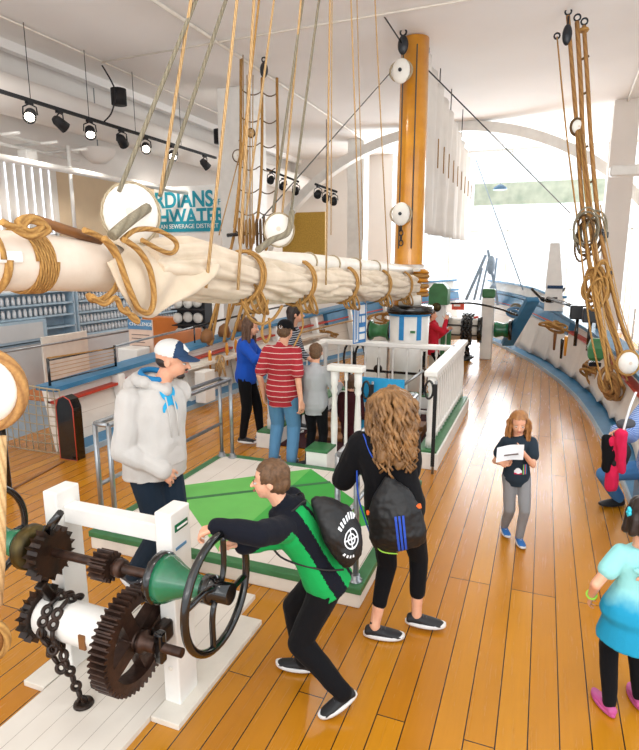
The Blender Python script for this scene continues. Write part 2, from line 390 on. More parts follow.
for i,((x,y),d,on) in enumerate(zip(((30,112),(60,122),(90,130),(122,143),(146,150),(173,160),(205,168)),((.5,-.7,-.6),(.2,.8,-.5),(.5,-.5,-.7),(-.2,.8,-.5),(.5,-.6,-.5),(.5,-.7,-.6),(.3,.6,-.6)),(1,0,1,0,1,1,0))):
    p=at(x,y,X=-8); s=make_spot((-8,p.y,4.92),d,on); nm='first' if i==0 else names[i-1]
    s['label']='%s black spotlight %s from the near left end of the long track'%('lit' if on else 'unlit',nm)
for k,(x0,y0,pl) in enumerate(((262,172,[(262,172),(271,176),(283,182),(296,187)]),(318,190,[(318,190),(326,194),(334,197)]))):
    t=thing('lighting_track',['short black track with spotlights seen between the ropes by the left shrouds','farther short black track with spotlights beside the gold panel'][k],'track',at(x0,y0,Y=15))
    a=at(pl[0][0]-3,pl[0][1]-6,Y=15); b=at(pl[-1][0]+3,pl[-1][1]-5,Y=15.6); MB().bar(a,b,.05,.05).build('rail','matt_black',t)
    MB().cyl((a+b)/2,V(((a+b)/2).to_tuple()[:2]+(CEIL,)),.01,n=5).build('suspension_wire','matt_black',t)
    for j,q in enumerate(pl):
        s=make_spot(at(q[0],q[1]-4,Y=15+j*.15),(.2,-.9,-.5),0); s['label']='small black spotlight %s from the left on the %s short track'%(['first','second','third','fourth'][j],['nearer','farther'][k])
t=thing('ceiling_dish','white hemispherical lamp shade hanging behind the spotlight track','lamp',at(98,150,X=-8.9))
o=t.location.copy(); MB().lathe(o,(0,0,1),[(-.28,.02),(-.26,.15),(-.1,.32),(0,.36),(.02,.36),(.02,.01)]).build('shade','pale_wall',t); MB().cyl(o,o+V((0,0,1.2)),.012,n=5).build('stem','steel',t)
# valance above the bow windows, hanging lamp
MB().b2(-2.4,2.3,20.6,20.65,4.2,4.9).build('valance','greenish_valance',label='pale green translucent blind rolled across top of bow window',cat='blind')
t=thing('pendant_lamp','small blue shaded pendant lamp hanging before the bow windows','lamp',(0,0,0)); t.location=at(500,188,Y=18); o=t.location.copy()
MB().lathe(o,(0,0,1),[(-.05,.2),(.02,.18),(.1,.05),(.1,.01)]).build('shade','slate_blue',t); MB().cyl(o+V((0,0,.1)),V((o.x,o.y,CEIL)),.008,n=5).build('cord','steel',t)
m=MB(); m.b2(1.05,2.69,12.9,13.15,4.0,4.2,.03); m.build('wall_bracket','white_paint',label='white horizontal beam jutting out behind the right hand shrouds',cat='beam')
p=at(592,155,Y=12.9); m=MB(); m.cyl((1.7,13,4.0),(1.75,12.6,CEIL),.012,n=6); m.build('cable','matt_black',label='thin black cable dropping from ceiling to the white beam',cat='cable')
# gold panel, sign
p,q=at(282,213,Y=17.5),at(325,252,Y=17.5)
MB().b2(p.x,q.x,17.5,17.56,q.z-.4,p.z).build('wall_panel','gold_panel',label='gold coloured panel standing behind boom near the white column',cat='panel')
p,q=at(150,188,Y=12.4),at(226,232,Y=12.4)
t=thing('exhibit_sign','large white banner with teal GUARDIANS OF FRESHWATER lettering','sign',((p.x+q.x)/2,12.4,q.z))
MB().b2(p.x-.9,q.x,12.4,12.44,q.z,p.z).build('board','sign_white',t)
def stext(s,px,py,h,mat,align='LEFT',Y=12.39,bold=.0,sx=1):
    a=at(px,py,Y=Y); text(s,h,mat,t,'lettering',a,align=align,bold=bold,sx=sx)
cz=at(158,200,Y=12.4)
stext('GUARDIANS',213,199,.52,'sign_teal','RIGHT',bold=.014,sx=.93); stext('OF',221,202,.2,'sign_teal','RIGHT')
stext('FRESHWATER',225,216,.5,'sign_teal','RIGHT',bold=.014,sx=.93)
q2,q3=at(120,223,Y=12.38),at(225,231,Y=12.38); MB().b2(q2.x,q3.x,12.37,12.39,q3.z,q2.z).build('subtitle_band','sign_teal',t)
text('METROPOLITAN SEWERAGE DISTRICT',.15,'sign_white',t,'lettering',((q2.x+q3.x)/2+.1,12.365,(q2.z+q3.z)/2))
# low counter display cases of small jars on the left wall
def case(y0,y1,z0,z1,rows,label,open_box=None):
    t=thing('display_case',label,'display case',(-8.9,(y0+y1)/2,z0))
    MB().b2(-9.28,-9.22,y0,y1,z0,z1).build('back_panel','case_blue',t)
    for i in range(rows+1):
        z=z0+(z1-z0)*i/rows; MB().b2(-9.22,-8.92,y0,y1,z-.02,z+.01).build('shelf','case_blue',t)
    for y in (y0,y1): MB().b2(-9.22,-8.92,y-.02,y+.02,z0,z1).build('side_panel','case_blue',t)
    return t
case(9.2,11.2,.86,1.8,4,'pale blue display case of jars, middle one on the gallery counter')
case(11.3,12.9,.86,1.8,4,'pale blue display case of jars nearest the challenge panel')
c0=case(5.5,9.1,.86,1.8,4,'pale blue display case with a dark screen, nearest on the gallery counter')
sb=MB().b2(-9.0,-8.86,6.9,8.3,.9,1.3).build('screen_frame','case_blue',c0); MB().b2(-8.86,-8.85,7.0,8.2,.95,1.25).build('screen','grey_wall',sb)
jar=MB(); jar.lathe((0,0,0),(0,0,1),[(0,.02),(0,.034),(.1,.034),(.125,.022),(.15,.024),(.15,.005)],8); J=jar.build('specimen_jar','pale_display',world='keep')
tag(J,'small white jar in rows on the pale blue gallery shelves','jar','white jars on the display shelves')
J.location=(-9.05,9.27,.875); first=True
for (y0,y1) in ((5.6,9.05),(9.27,11.15),(11.38,12.85)):
    for r in range(4):
        if r<2 and y0<6: continue
        y=y0
        while y<y1:
            if not first:
                o=J.copy(); COL.objects.link(o); o.location=(-9.05,y,.875+r*.235)
            first=False; y+=.105 if y0>6 else .12
# gallery floor stuff beyond the bulwark
MB().b2(-8.85,-6.7,7.2,10.5,0,.012).build('floor_inlay','orange_floor',label='orange floor section below the jar counter in gallery',cat='floor mat')
MB().b2(-6.6,-6.2,7.6,7.95,0,.95,.02).build('display_plinth','white_paint',label='white plinth behind black netted rail of the near bulwark',cat='plinth')
MB().b2(-6.5,-6.42,8.1,9.9,.0,1.05,.01).build('low_partition','orange_floor',label='orange low partition behind the black netted rail',cat='partition')
MB().b2(-8.3,-8.26,7.6,8.7,.0,1.05,.01).build('info_board','off_white_paint',label='pale free standing board in front of the jar counter',cat='board')
MB().tube([(-8.0,6.0,0),(-8.0,6.0,.95),(-8.0,11.5,.95),(-8.0,11.5,0)],.02,8).build('handrail','steel',label='thin steel handrail in front of the jar counter',cat='rail')
t=thing('information_panel','pink information panel with a blue CHALLENGE header','sign',(-6.4,8,0))
p,q=at(128,319,Y=8),at(155,380,Y=8)
MB().b2(p.x,q.x,8,8.03,.28,p.z).build('panel','panel_pink',t); MB().b2(p.x,q.x,7.985,8,p.z-.17,p.z).build('header','slate_blue',t)
text('CHALLENGE',.085,'sign_white',t,'lettering',((p.x+q.x)/2+.03,7.98,p.z-.08))
m=MB()
for i in range(12): m.b2(p.x+.06,q.x-.06-.1*((i*7)%3)*.5,7.992,7.999,p.z-.27-i*.065,p.z-.258-i*.065)
m.build('text_lines','text_dark',t)
for x in (p.x+.05,q.x-.05): MB().b2(x-.02,x+.02,8.03,8.06,0,1.2).build('leg','steel',t)
# plate display behind shrouds
t=thing('dark_cabinet','black display cabinet behind the port shrouds, full of white round plates','cabinet',(-7.0,10,0))
a,b=at(176,296,Y=10.1),at(206,345,Y=10.1)
MB().b2(a.x,b.x,10.1,10.4,0,a.z+.1,.01).build('body','matt_black',t); MB().b2(a.x-.9,a.x,10.1,10.4,0,1.2,.01).build('side_counter','orange_floor',t)
for yy in (309,325,340):
    z=at(188,yy,Y=10.0).z; MB().b2(a.x,b.x,9.9,10.1,z-.02,z).build('shelf','matt_black',t)
for i,(x,y) in enumerate(((178,303),(188,303),(197,302),(178,318),(188,317),(198,318),(180,333),(190,334),(199,331))):
    c=at(x,y,Y=10.08); MB().lathe(c,(0,1,0),[(-.02,.005),(-.02,.11),(.02,.11),(.02,.005)],16).build('round_plate','block_white',label='white round plate shown against the black cabinet behind port shrouds',cat='plate',group='white plates on the black cabinet')
# ================================================================ THE SHIP
XC=-2.2
RT=[(3,.98),(6.5,.96),(7.85,.93),(9.47,.82),(10.66,.69),(12,.45),(14.14,-.08),(16,-.75),(17.2,-1.2),(18.4,-1.85),(18.9,-2.15)]
SH=[(5,.78),(8,.88),(10,.98),(12,1.08),(14,1.2),(16,1.35),(18,1.42),(19,1.44)]
def xr(y,o=0): return lerpt(RT,y)+o
def sheer(y): return lerpt(SH,y)
def side(sgn,x): return x if sgn>0 else (2*XC-x+.12)
def strip(mb,sgn,ys,prof):
    """prof(y)-> list of (x,z) closed section"""
    R=[]
    for y in ys:
        R.append([V((side(sgn,x),y,z)) for x,z in prof(y)])
    mb.rings(R,smooth=False); return mb
def ysr(a,b,d): n=max(2,int((b-a)/d)); return [a+(b-a)*i/n for i in range(n+1)]
def flare(y): return .14+.1*min(1,max(0,(y-10)/6))
for sgn,name,y0,lab in ((1,'starboard','3.6','white and blue ship bulwark curving to the bow on the right'),(-1,'port','5.25','white and blue ship bulwark on the left behind the visitors')):
    y0=float(y0); t=thing('ship_bulwark',lab,'bulwark',(side(sgn,1.1),y0,0)); ys=ysr(y0,18.9,.3)
    strip(MB(),sgn,ys,lambda y:[(xr(y),0),(xr(y),.07),(xr(y,.26),.1),(xr(y,.26),0)]).build('waterway','blue_paint',t)
    strip(MB(),sgn,ys,lambda y:[(xr(y,-.012),0),(xr(y,-.012),.075),(xr(y,.01),.075),(xr(y,.01),0)]).build('waterway_edging','case_blue',t)
    strip(MB(),sgn,ys,lambda y:[(xr(y,.3),0),(xr(y,.3+flare(y)),sheer(y)),(xr(y,.4+flare(y)),sheer(y)),(xr(y,.4),0)]).build('planking','hull_planks',t)
    strip(MB(),sgn,ys,lambda y:[(xr(y,.17+flare(y)*.85),sheer(y)*.8),(xr(y,.17+flare(y)*.85),sheer(y)*.8+.035),(xr(y,.34+flare(y)),sheer(y)*.8+.03),(xr(y,.34+flare(y)),sheer(y)*.8)]).build('red_stripe','red_paint',t)
    strip(MB(),sgn,ys,lambda y:[(xr(y,.16+flare(y)),sheer(y)),(xr(y,.16+flare(y)),sheer(y)+.06),(xr(y,.5+flare(y)),sheer(y)+.06),(xr(y,.5+flare(y)),sheer(y))]).build('cap_rail','blue_paint',t)
    if sgn>0:
        # white canvas lining with deep vertical folds and a scalloped foot
        m=MB(); ys2=ysr(y0,16.2,.04); rows=[]
        for y in ys2:
            ph=(y/1.0)%1; f=.055*(1-ph)**1.5 if ph<1 else 0
            foot=.13+.05*ph+.015*math.sin(y*7); r=[]
            for k in range(7):
                u=k/6; z=foot+(sheer(y)*.8-foot)*u; r.append(V((xr(y,.26+flare(y)*.8*u-f*(1-.6*u)-.02),y,z)))
            rows.append(r)
        vs=[[m.bm.verts.new(p) for p in r] for r in rows]
        for a,b in zip(vs,vs[1:]):
            for i in range(6): m.face([a[i],b[i],b[i+1],a[i+1]],None,True)
        m.build('folded_lining','canvas_white',t).modifiers.new('thick','SOLIDIFY').thickness=.008
    else:
        for y in ysr(6.4,17,1.35): MB().bar((side(sgn,xr(y,.2)),y,.02),(side(sgn,xr(y,.25+flare(y)*.7)),y,sheer(y)*.97),.14,.13,.01,up=(0,1,0)).build('stanchion','white_paint',t)
        strip(MB(),sgn,ysr(6.9,12.5,.3),lambda y:[(xr(y,-.02),.66),(xr(y,-.02),.71),(xr(y,.36),.71),(xr(y,.36),.66)]).build('pin_rail','off_white_paint',t)
    # monkey rail towards the bow
    strip(MB(),sgn,ysr(14.4,18.9,.3),lambda y:[(xr(y,.3+flare(y)),sheer(y)+.06),(xr(y,.34+flare(y)),sheer(y)+.3),(xr(y,.42+flare(y)),sheer(y)+.3),(xr(y,.4+flare(y)),sheer(y)+.06)]).build('bow_rail_board','off_white_paint',t)
    strip(MB(),sgn,ysr(14.4,18.9,.3),lambda y:[(xr(y,.24+flare(y)),sheer(y)+.3),(xr(y,.24+flare(y)),sheer(y)+.36),(xr(y,.48+flare(y)),sheer(y)+.36),(xr(y,.48+flare(y)),sheer(y)+.3)]).build('bow_cap','blue_paint',t)
    strip(MB(),sgn,ysr(13,18.9,.3),lambda y:[(xr(y,.2+flare(y)*.7),sheer(y)-.3),(xr(y,.2+flare(y)*.9),sheer(y)-.03),(xr(y,.3+flare(y)),sheer(y)-.03),(xr(y,.3+flare(y)),sheer(y)-.3)]).build('blue_strake','blue_paint',t)
MB().bar(at(507,344,Y=14.9),at(533,299,Y=13.9),.3,.14,.02).build('cathead_knee','blue_paint',label='broad blue timber knee rising against the starboard bulwark near the bow',cat='timber')
t=thing('anchor','black iron anchor lying on the starboard rail near the bow','anchor',(.3,13,1.4))
a=V((.1,14.0,1.55)); b=V((1.0,11.9,1.42)); MB().tube([a,b],.045,8).build('shank','gloss_black',t)
MB().tube(spl([a+V((-.35,.2,.2)),a+V((-.1,.05,-.02)),a+V((.15,-.05,-.02)),a+V((.35,.2,.22))]),[.03]*6+[.06]*7+[.03]*6,8).build('arms','gloss_black',t); MB().bar(b+V((0,0,-.3)),b+V((0,0,.3)),.07,.07).build('stock','gloss_black',t)
# gangway opening by the net
t=thing('gangway_post','dark round topped post with red edging at the near end of port bulwark','post',(-5.27,5.16,0))
m=MB(); prof=[(-.13,0),(.13,0),(.13,.66),(.09,.76),(0,.8),(-.09,.76),(-.13,.66)]
m.prism([V((-5.27+x,5.08,z)) for x,z in prof],V((0,.14,0))); m.build('post_body','gloss_black',t)
MB().tube([V((-5.27+x,5.08,z)) for x,z in prof],.006,6,closed=True).build('red_edging','red_paint',t)
q=at(8,492,z=0); MB().b2(q.x-.04,q.x+.04,q.y-.03,q.y+.03,0,1.3,.01).build('gangway_post','gloss_black',label='slim black post at left edge of picture beside the gangway',cat='post')
MB().bar(V((q.x,q.y,.004)),V((-5.27,5.0,.004)),.03,.012).build('gangway_sill','brown_wood',label='dark sill strip across the deck at gangway opening',cat='sill')
def net(name,label,p00,p10,p01,p11,nu,nv,mat,r=.007):
    t=thing(name,label,'net',(p00+p10)/2)
    for i in range(nu+1):
        u=i/nu; MB().tube([p00.lerp(p10,u).lerp(p01.lerp(p11,u),k/6)+V((.012*math.sin(k+i*2),0,0)) for k in range(7)],r,5).build('upright_cord',mat,t)
    for j in range(nv+1):
        v=j/nv; MB().tube(sag(p00.lerp(p01,v),p10.lerp(p11,v),.02,10),r*(1.8 if j==nv else 1),5).build('cross_cord',mat,t)
net('safety_net','rope safety net stretched across gangway opening at left',V((-6.35,5.15,.03)),V((-5.42,5.18,.03)),V((-6.35,5.15,.92)),V((-5.42,5.18,.84)),9,7,'rope_white')
t=thing('bulwark_rail','low black rail with netting on top of the near port bulwark','railing',(-5.35,5.9,.9))
for y in (5.3,6.5): MB().cyl((side(-1,xr(y,.45)),y,.84),(side(-1,xr(y,.45)),y,1.2),.018,n=8).build('post','gloss_black',t)
for z in (.9,1.17): MB().tube([(side(-1,xr(5.3,.45)),5.3,z),(side(-1,xr(6.5,.45)),6.5,z)],.011,6).build('bar','gloss_black',t)
for z in (.96,1.01,1.06,1.11): MB().tube([(side(-1,xr(5.3,.45)),5.3,z),(side(-1,xr(6.5,.45)),6.5,z)],.005,5).build('net_cord','rope_light',t)
MB().tube([(side(-1,xr(5.3,.45)),5.3,1.2)]+[(side(-1,xr(6.5,.45)),6.5,1.16)],.012,6).build('top_rope','rope',t)
t=thing('bulwark_rail','long thin black handrail above the port rail beyond the man in red','railing',(-5,10,1))
Pt=[V((side(-1,xr(y,.5)),y,sheer(y)+.35)) for y in (8.5,10,12,14)]
MB().tube(Pt,.02,6).build('bar','gloss_black',t)
for p in Pt: MB().cyl(p,p-V((0,0,.32)),.014,n=6).build('post','gloss_black',t)
MB().tube([V((side(-1,xr(y,.55)),y,sheer(y)+.33)) for y in (6.6,8,9.5)],.018,6).build('bulwark_rail','steel',label='grey tube handrail behind port shrouds over the blue cap',cat='railing')
m=MB(); 
t=thing('side_railing','white wire balustrade on the walkway outside the starboard bulwark','railing',(1.9,9,0))
for y in ysr(6,13,1.0): MB().cyl((1.75,y,0),(1.75,y,1.45),.02,n=6).build('post','white_paint',t)
for z in [.3+.13*i for i in range(9)]: MB().cyl((1.75,6,z),(1.75,13,z),.01,n=6).build('wire','white_paint',t)
# ---- mast
t=thing('main_mast','thick varnished wooden mast rising to the ceiling','mast',(-2.33,10.5,0))
MB().lathe((-2.33,10.5,0),(0,0,1),[(0,.27),(2,.265),(4,.25),(6.08,.235)],28).build('pole','varnished_wood',t)
m=MB(); m.lathe((-2.33,10.5,0),(0,0,1),[(2.24,.3),(2.24,.28),(2.32,.28),(2.32,.3)],28); m.build('boom_saddle','pale_wall',t)
MB().b2(-2.62,-2.04,10.0,10.8,2.2,2.26,.01).build('saddle_board','off_white_paint',t)
m=MB(); 
for x,y in ((401,71),(401,214)):
    c=at(x,y,Y=10.15)
    b=thing('rope_block','white round wooden block on the mast, %s one'%('upper' if y<100 else 'lower'),'pulley',c)
    MB().sphere(c,(.16,.07,.2)).build('shell','block_white',b); MB().ring(c,(0,1,0),.19,.018,24,6,ry=.165).build('strop','rope_white',b)
    MB().cyl(c+V((0,-.09,0)),c+V((0,.09,0)),.03,n=10).build('pin','block_black',b)
c=at(403,45,Y=10.1); b=thing('rope_block','black iron pulley block hung at mast head against ceiling','pulley',c)
MB().sphere(c,(.09,.06,.15)).build('shell','block_black',b); MB().ring(c+V((0,0,.19)),(0,1,0),.05,.015,14,6).build('hook','brass_hook',b)
for dx in (-.13,.1): MB().cyl((-2.33+dx,10.22,2.6),(-2.33+dx,10.2,5.9),.012,n=6).build('mast_line','wire',label='thin dark line running down the mast %s side'%('left' if dx<0 else 'right'),cat='rope')
t=thing('mast_chain','short chain of black links hanging low on mast','chain',at(402,236,Y=10.15))
for i in range(4):
    c=at(401,228+i*5,Y=10.16); MB().ring(c,(0,1,0) if i%2 else (1,0,0),.035,.011,12,6,ry=.05).build('link','block_black',t)
# ---- boom with furled sail
BZ=[(1.2,2.42),(2.2,2.385),(2.7,2.355),(4,2.27),(6,2.12),(10.2,1.93)]
CT=[(2.5,2.5),(3.3,2.53),(3.9,2.45),(4.6,2.40),(5.7,2.33),(7,2.28),(10,2.17)]; CB=[(2.5,2.23),(3.3,2.14),(3.9,2.09),(5.1,1.99),(6.7,1.91),(9.3,1.77),(10,1.75)]
cmid=lambda y:(lerpt(CT,y)+lerpt(CB,y))/2
chalf=lambda y:(lerpt(CT,y)-lerpt(CB,y))/2
bz=lambda y: lerpt(BZ,y)
t=thing('boom','heavy white painted boom lying over the deck','boom',(XC,1.3,2.2))
m=MB(); m.rings([[V((XC+math.cos(a)*r,y,bz(y)+math.sin(a)*r)) for a in [2*pi*j/32 for j in range(32)]] for y,r in ((1.25,.11),(1.27,.128),(2,.132),(3,.135),(6,.13),(10.2,.12))]); m.build('spar','spar_paint',t)
MB().b2(XC+.12,XC+.145,1.3,1.84,bz(2)-.005,bz(2)+.045,.008).build('batten','white_paint',t)
t=thing('gaff','upper white spar lying on top of the furled sail','spar',(XC,4,2.5))
MB().lathe((XC-.02,4.3,2.41),(0,1,-.032),[(0,.04),(.05,.07),(1,.09),(4.0,.09),(6.3,.075)],20).build('pole','off_white_paint',t)
for y in (5.4,6.1,6.9,7.8): MB().ring((XC-.02,y,2.41-.032*(y-4.3)),(0,1,-.032),.097,.010,24,6).build('hoop','rope_white',t)
GS=[3.98,5.04,6.38,7.94,9.34]
def furled(y0,y1,name,label,seed,scale=1.0,topz=None):
    random.seed(seed); m=MB(); n=96; ys=ysr(y0,y1,.035); R=[]
    gs=GS
    for y in ys:
        g=min(abs(y-k) for k in gs); puff=min(1,(g/.3))**.5
        e=min(1,(y-y0)/.9+.42)*min(1,(y1-y)/.25+.2)
        top=chalf(y)*1.02*(.8+.2*e)+.015*puff; bot=chalf(y)*1.02+.012*puff; w=.175+.04*puff
        c=V((XC,y,cmid(y))); r=[]
        for j in range(n):
            a=2*pi*j/n; ca,sa=math.cos(a),math.sin(a)
            ry=top if sa>0 else bot
            f=0
            for k,(fr,am) in enumerate(((4,.11),(7,.09),(11,.05))):
                f-=am*max(0,1-2.2*abs(math.sin(fr*a*.5+2.6*noise.noise(V((y*.75,k*7.3,seed)))+k+.25*y)))**1.3
            f+=.05*noise.noise(V((ca*1.3,sa*1.3,y*.9+seed)))+.016*noise.noise(V((ca*5,sa*5,y*3)))
            f-=.04*(1-puff); q=max(.06,(1+f*2.0)*1.0)
            r.append(c+V((ca*w*q*scale,0,sa*ry*q*scale)))
        R.append(r)
    m.rings(R); m.build(name,'canvas',label=label,cat='sail')
furled(2.72,9.95,'furled_sail','cream canvas mainsail furled and lashed along the boom',3)
# loose canvas fold draped at the near end
m=MB(); cols=[]
foot=[(112,262),(118,292),(130,308),(142,316),(153,318),(163,311),(175,302),(190,296)]
fp=spl([at(x,y,X=XC+.2) for x,y in foot],5); n_=len(fp)
for i in range(n_):
    u=i/(n_-1); y=2.5+.95*u; top=V((XC-.06,y,cmid(y)+.16)); mid=V((XC+.17+.03*math.sin(9*u),y+.0,cmid(y)+.1)); b=fp[i]+V((.02*math.sin(14*u),0,0)); col=[]
    for j in range(20):
        v=j/19; p=top*(1-v)**2+mid*2*v*(1-v)+b*v*v; p.x+=.05*math.sin(pi*v)+.028*math.sin(11*u+5*v)*v+.02*math.sin(23*u-3*v)*v*(1-v)*2; col.append(p)
    cols.append(col)
vs=[[m.bm.verts.new(p) for p in c] for c in cols]
for a,b in zip(vs,vs[1:]):
    for j in range(19): m.face([a[j],b[j],b[j+1],a[j+1]],None,True)
o=m.build('sail_fold','canvas',label='loose fold of cream canvas draped over near part of boom',cat='sail'); o.modifiers.new('t','SOLIDIFY').thickness=.012
# slanting dark-stained boathook end over the boom
MB().tube([at(32,217,X=XC+.03),at(60,228,X=XC+.05),at(100,241,X=XC+.07)],[.016,.024,.024],10).build('spar_end','brown_wood',label='dark wooden spar end lashed on top of near boom',cat='spar')
def wrap(name,label,y,turns,r,mat,y2=None,R=.14,parent=None,off=0,dz=0,extra=0):
    P=[]; n=28*turns; y2=y+turns*r*2.05 if y2 is None else y2
    for i in range(n+1):
        a=2*pi*i/28+off; yy=y+(y2-y)*i/n; P.append((XC+math.cos(a)*(R+extra),yy,bz(yy)+dz+math.sin(a)*(R+extra)))
    return MB().tube(P,r,8,pitch=1).build(name,mat,parent,label=label,cat='rope' if label else None)
wrap('rope_lashing','broad flat rope lashing wound many turns round the near boom',1.92,6,.009,'rope',R=.138)
wrap('rope_lashing','thick rope sling round boom at left edge of picture',1.74,1,.017,'rope',y2=1.77)
# big white tackle blocks
def block(c,rad,ax,label,mat='block_white',thick=.55,sm='rope_grey',sr=.03,tail=None):
    c=V(c); t=thing('rope_block',label,'pulley',c); ax=V(ax).normalized(); x,y=frame(ax)
    R=Matrix((x,y,ax)).transposed()
    MB().sphere(c,(rad,rad*1.12,rad*thick),R,24,14).build('shell',mat,t)
    P=[c+(x*math.cos(a)*(rad+sr*.6)+y*math.sin(a)*(rad*1.12+sr*.6)) for a in [2*pi*i/32 for i in range(32)]]
    MB().tube(P,sr,8,closed=True).build('strop',sm,t)
    MB().cyl(c-ax*rad*thick*1.03,c+ax*rad*thick*1.03,rad*.16,n=12).build('pin','spar_paint',t)
    return t
def strip_rope(label,pts,r,mat='rope',n=8,name='rope',group=None,cat='rope'): return MB().tube(pts,r,n).build(name,mat,label=label,cat=cat,group=group)
c=at(131,214,X=XC); block(c,.15,(.55,-.8,.1),'big white tackle block standing on boom near its lashings',sr=.009,sm='rope_white')
c=at(279,230,X=XC); block(c,.125,(.35,-.9,.1),'white tackle block on the furled sail below shroud ropes',sr=.009,sm='rope_white')
MB().tube(spl([at(147,208,X=XC+.12),at(128,222,X=XC+.2),at(112,236,X=XC+.2)]),.028,8).build('rope','rope_grey',label='thick grey rope tail crossing the big white block',cat='rope')
MB().tube(spl([at(292,212,X=XC+.1),at(288,232,X=XC+.2),at(272,240,X=XC+.2),at(258,250,X=XC+.2)]),.026,8).build('rope','rope_grey',label='thick grey rope tail beside the block on the sail',cat='rope')
c=at(-14,390,Y=1.35); block(c,.105,(.5,-.85,0),'large white block in a thick rope strop cut by left edge',sr=.02,sm='rope_thick',thick=.6)
strip_rope('twisted rope hanging down left edge between two blocks',[at(3,436,Y=1.35),at(2,560,Y=1.3),at(-1,605,Y=1.28)],.012,'rope_light')
c=at(-14,640,Y=1.25); block(c,.062,(.5,-.85,0),'brown wooden block low at the left picture edge',mat='brown_wood',sr=.014,sm='rope',thick=.6)
# ropes on the boom
X1=XC+.17
def loop(label,pp,r,mat='rope',X=X1,nm='rope_loop'): return MB().tube(spl([at(a,b,X=X+(c[0] if c else 0)) for a,b,*c in pp]),r,8).build(nm,mat,label=label,cat='rope')
loop('knotted bundle of rope on top of near boom, left of the lashing',[(2,222),(18,228),(30,220),(42,226),(30,232),(18,222),(34,218),(48,230),(30,236),(14,228)],.016)
loop('rope end looping from top of boom under it near the sail',[(84,230),(104,240),(118,262),(117,285),(104,298),(92,300),(88,294)],.015)
loop('long rope loop hanging over drooping sail end',[(104,238),(116,252),(126,280),(134,300),(140,310),(150,312),(154,296),(150,270),(140,252),(128,242),(124,240)],.016,X=XC+.25)
loop('rope bight lying over canvas right of the big block',[(122,240),(136,230),(156,230),(172,238),(177,246),(172,253),(160,250),(142,240)],.014,X=XC+.2)
loop('slack rope curl hanging under the boom end',[(92,296),(104,304),(116,298),(122,310),(134,316),(138,322),(132,318),(126,308)],.014,X=XC+.25)
gask=[(210,214,186,306),(237,288,200,310),(326,287,300,325),(362,284,345,306),(389,289,375,318)]
for i,y in enumerate((3.93,4.99,6.33,7.89,9.29)):
    t=thing('rope_gasket','%s rope gasket tied round furled sail, counted from the left'%['first','second','third','fourth','fifth'][i],'rope',(XC,y,cmid(y)))
    P=[]
    for k in range(61):
        a=-.5*pi+2*pi*k/30; q=1.0; P.append((XC+math.cos(a)*.2,y+.1*(k/60)+.05*math.sin(a),cmid(y)+math.sin(a)*(chalf(y)+.02)))
    MB().tube(P,.015,7).build('turns','rope',t)
    m=MB()
    for k in range(5):
        m.ring((XC+.1+.012*k,y+.03*k,lerpt(CB,y)+.03-.008*k),(1,.35*(k-2),.1*k),.075+.01*k,.012,20,6,ry=.11)
    for k in range(0):
        c=V((0,0,0)); m.tube(spl([c+V((0,-.1,.08)),c+V((.07,-.04,-.01-.012*k)),c+V((.05,.05,-.03)),c+V((.08,.12,.04)),c+V((.02,.18,.1))]),.013,6)
    m.build('coil','rope',t)
for i,(x,y) in enumerate(((268,330),(330,300))):
    pass
loop('hanging end loop of rope below the sail over woman in blue',[(268,300),(264,318),(262,334),(266,342),(270,334),(269,318)],.012)
loop('rope bight trailing from the sail behind the man in red',[(300,306),(303,325),(298,338),(294,346)],.009)
loop('rope curl drooping under the furled sail left of the woman in blue',[(243,302),(250,318),(262,324),(274,318),(282,306)],.013)
# stacked ochre canvas folds by the mast
t=thing('mast_hoops','stack of ochre mast hoops and folds against the mast','hoops',(-2.33,10.5,1.9))
for k in range(6): MB().ring((-2.33,10.45,1.78+k*.085),(.02*(k%3),.05,1),.36,.04,30,7).build('hoop','varnished_wood' if k%2 else 'rope',t)
# ================================================================ DECK FURNITURE
t=thing('hatch_platform','low white deck platform with a green painted diamond','platform',(-2.23,4.5,0))
MB().b2(-3.42,-1.04,3.45,5.58,0,.15,.012).build('base','off_white_paint',t)
MB().b2(-3.41,-1.05,3.46,5.57,.148,.156).build('deck_boards','platform_planks',t)
m=MB(); m.b2(-3.43,-1.03,3.44,3.52,.11,.16,.006).b2(-3.43,-1.03,5.5,5.59,.11,.16,.006).b2(-3.43,-3.34,3.52,5.5,.11,.16,.006).b2(-1.12,-1.03,3.52,5.5,.11,.16,.006); m.build('green_border','dark_green',t)
D=[(-3.33,4.52),(-2.23,5.48),(-1.14,4.52),(-2.23,3.55)]
m=MB(); m.prism([V((x,y,.156)) for x,y in (D[0],D[1],(-2.23,4.52))],V((0,0,.003))); m.prism([V((x,y,.156)) for x,y in (D[0],(-2.23,4.52),D[3])],V((0,0,.003))); m.build('diamond_half','platform_green_light',t,label='lighter green half')
m=MB(); m.prism([V((x,y,.156)) for x,y in (D[1],D[2],D[3],(-2.23,4.52))],V((0,0,.003))); m.build('diamond_half','platform_green',t)
m=MB(); m.bar((-3.05,4.3,.1605),(-1.9,5.2,.1605),.05,.002); m.bar((-2.0,3.85,.1605),(-1.4,4.4,.1605),.05,.002); m.build('painted_line','dark_green',t)
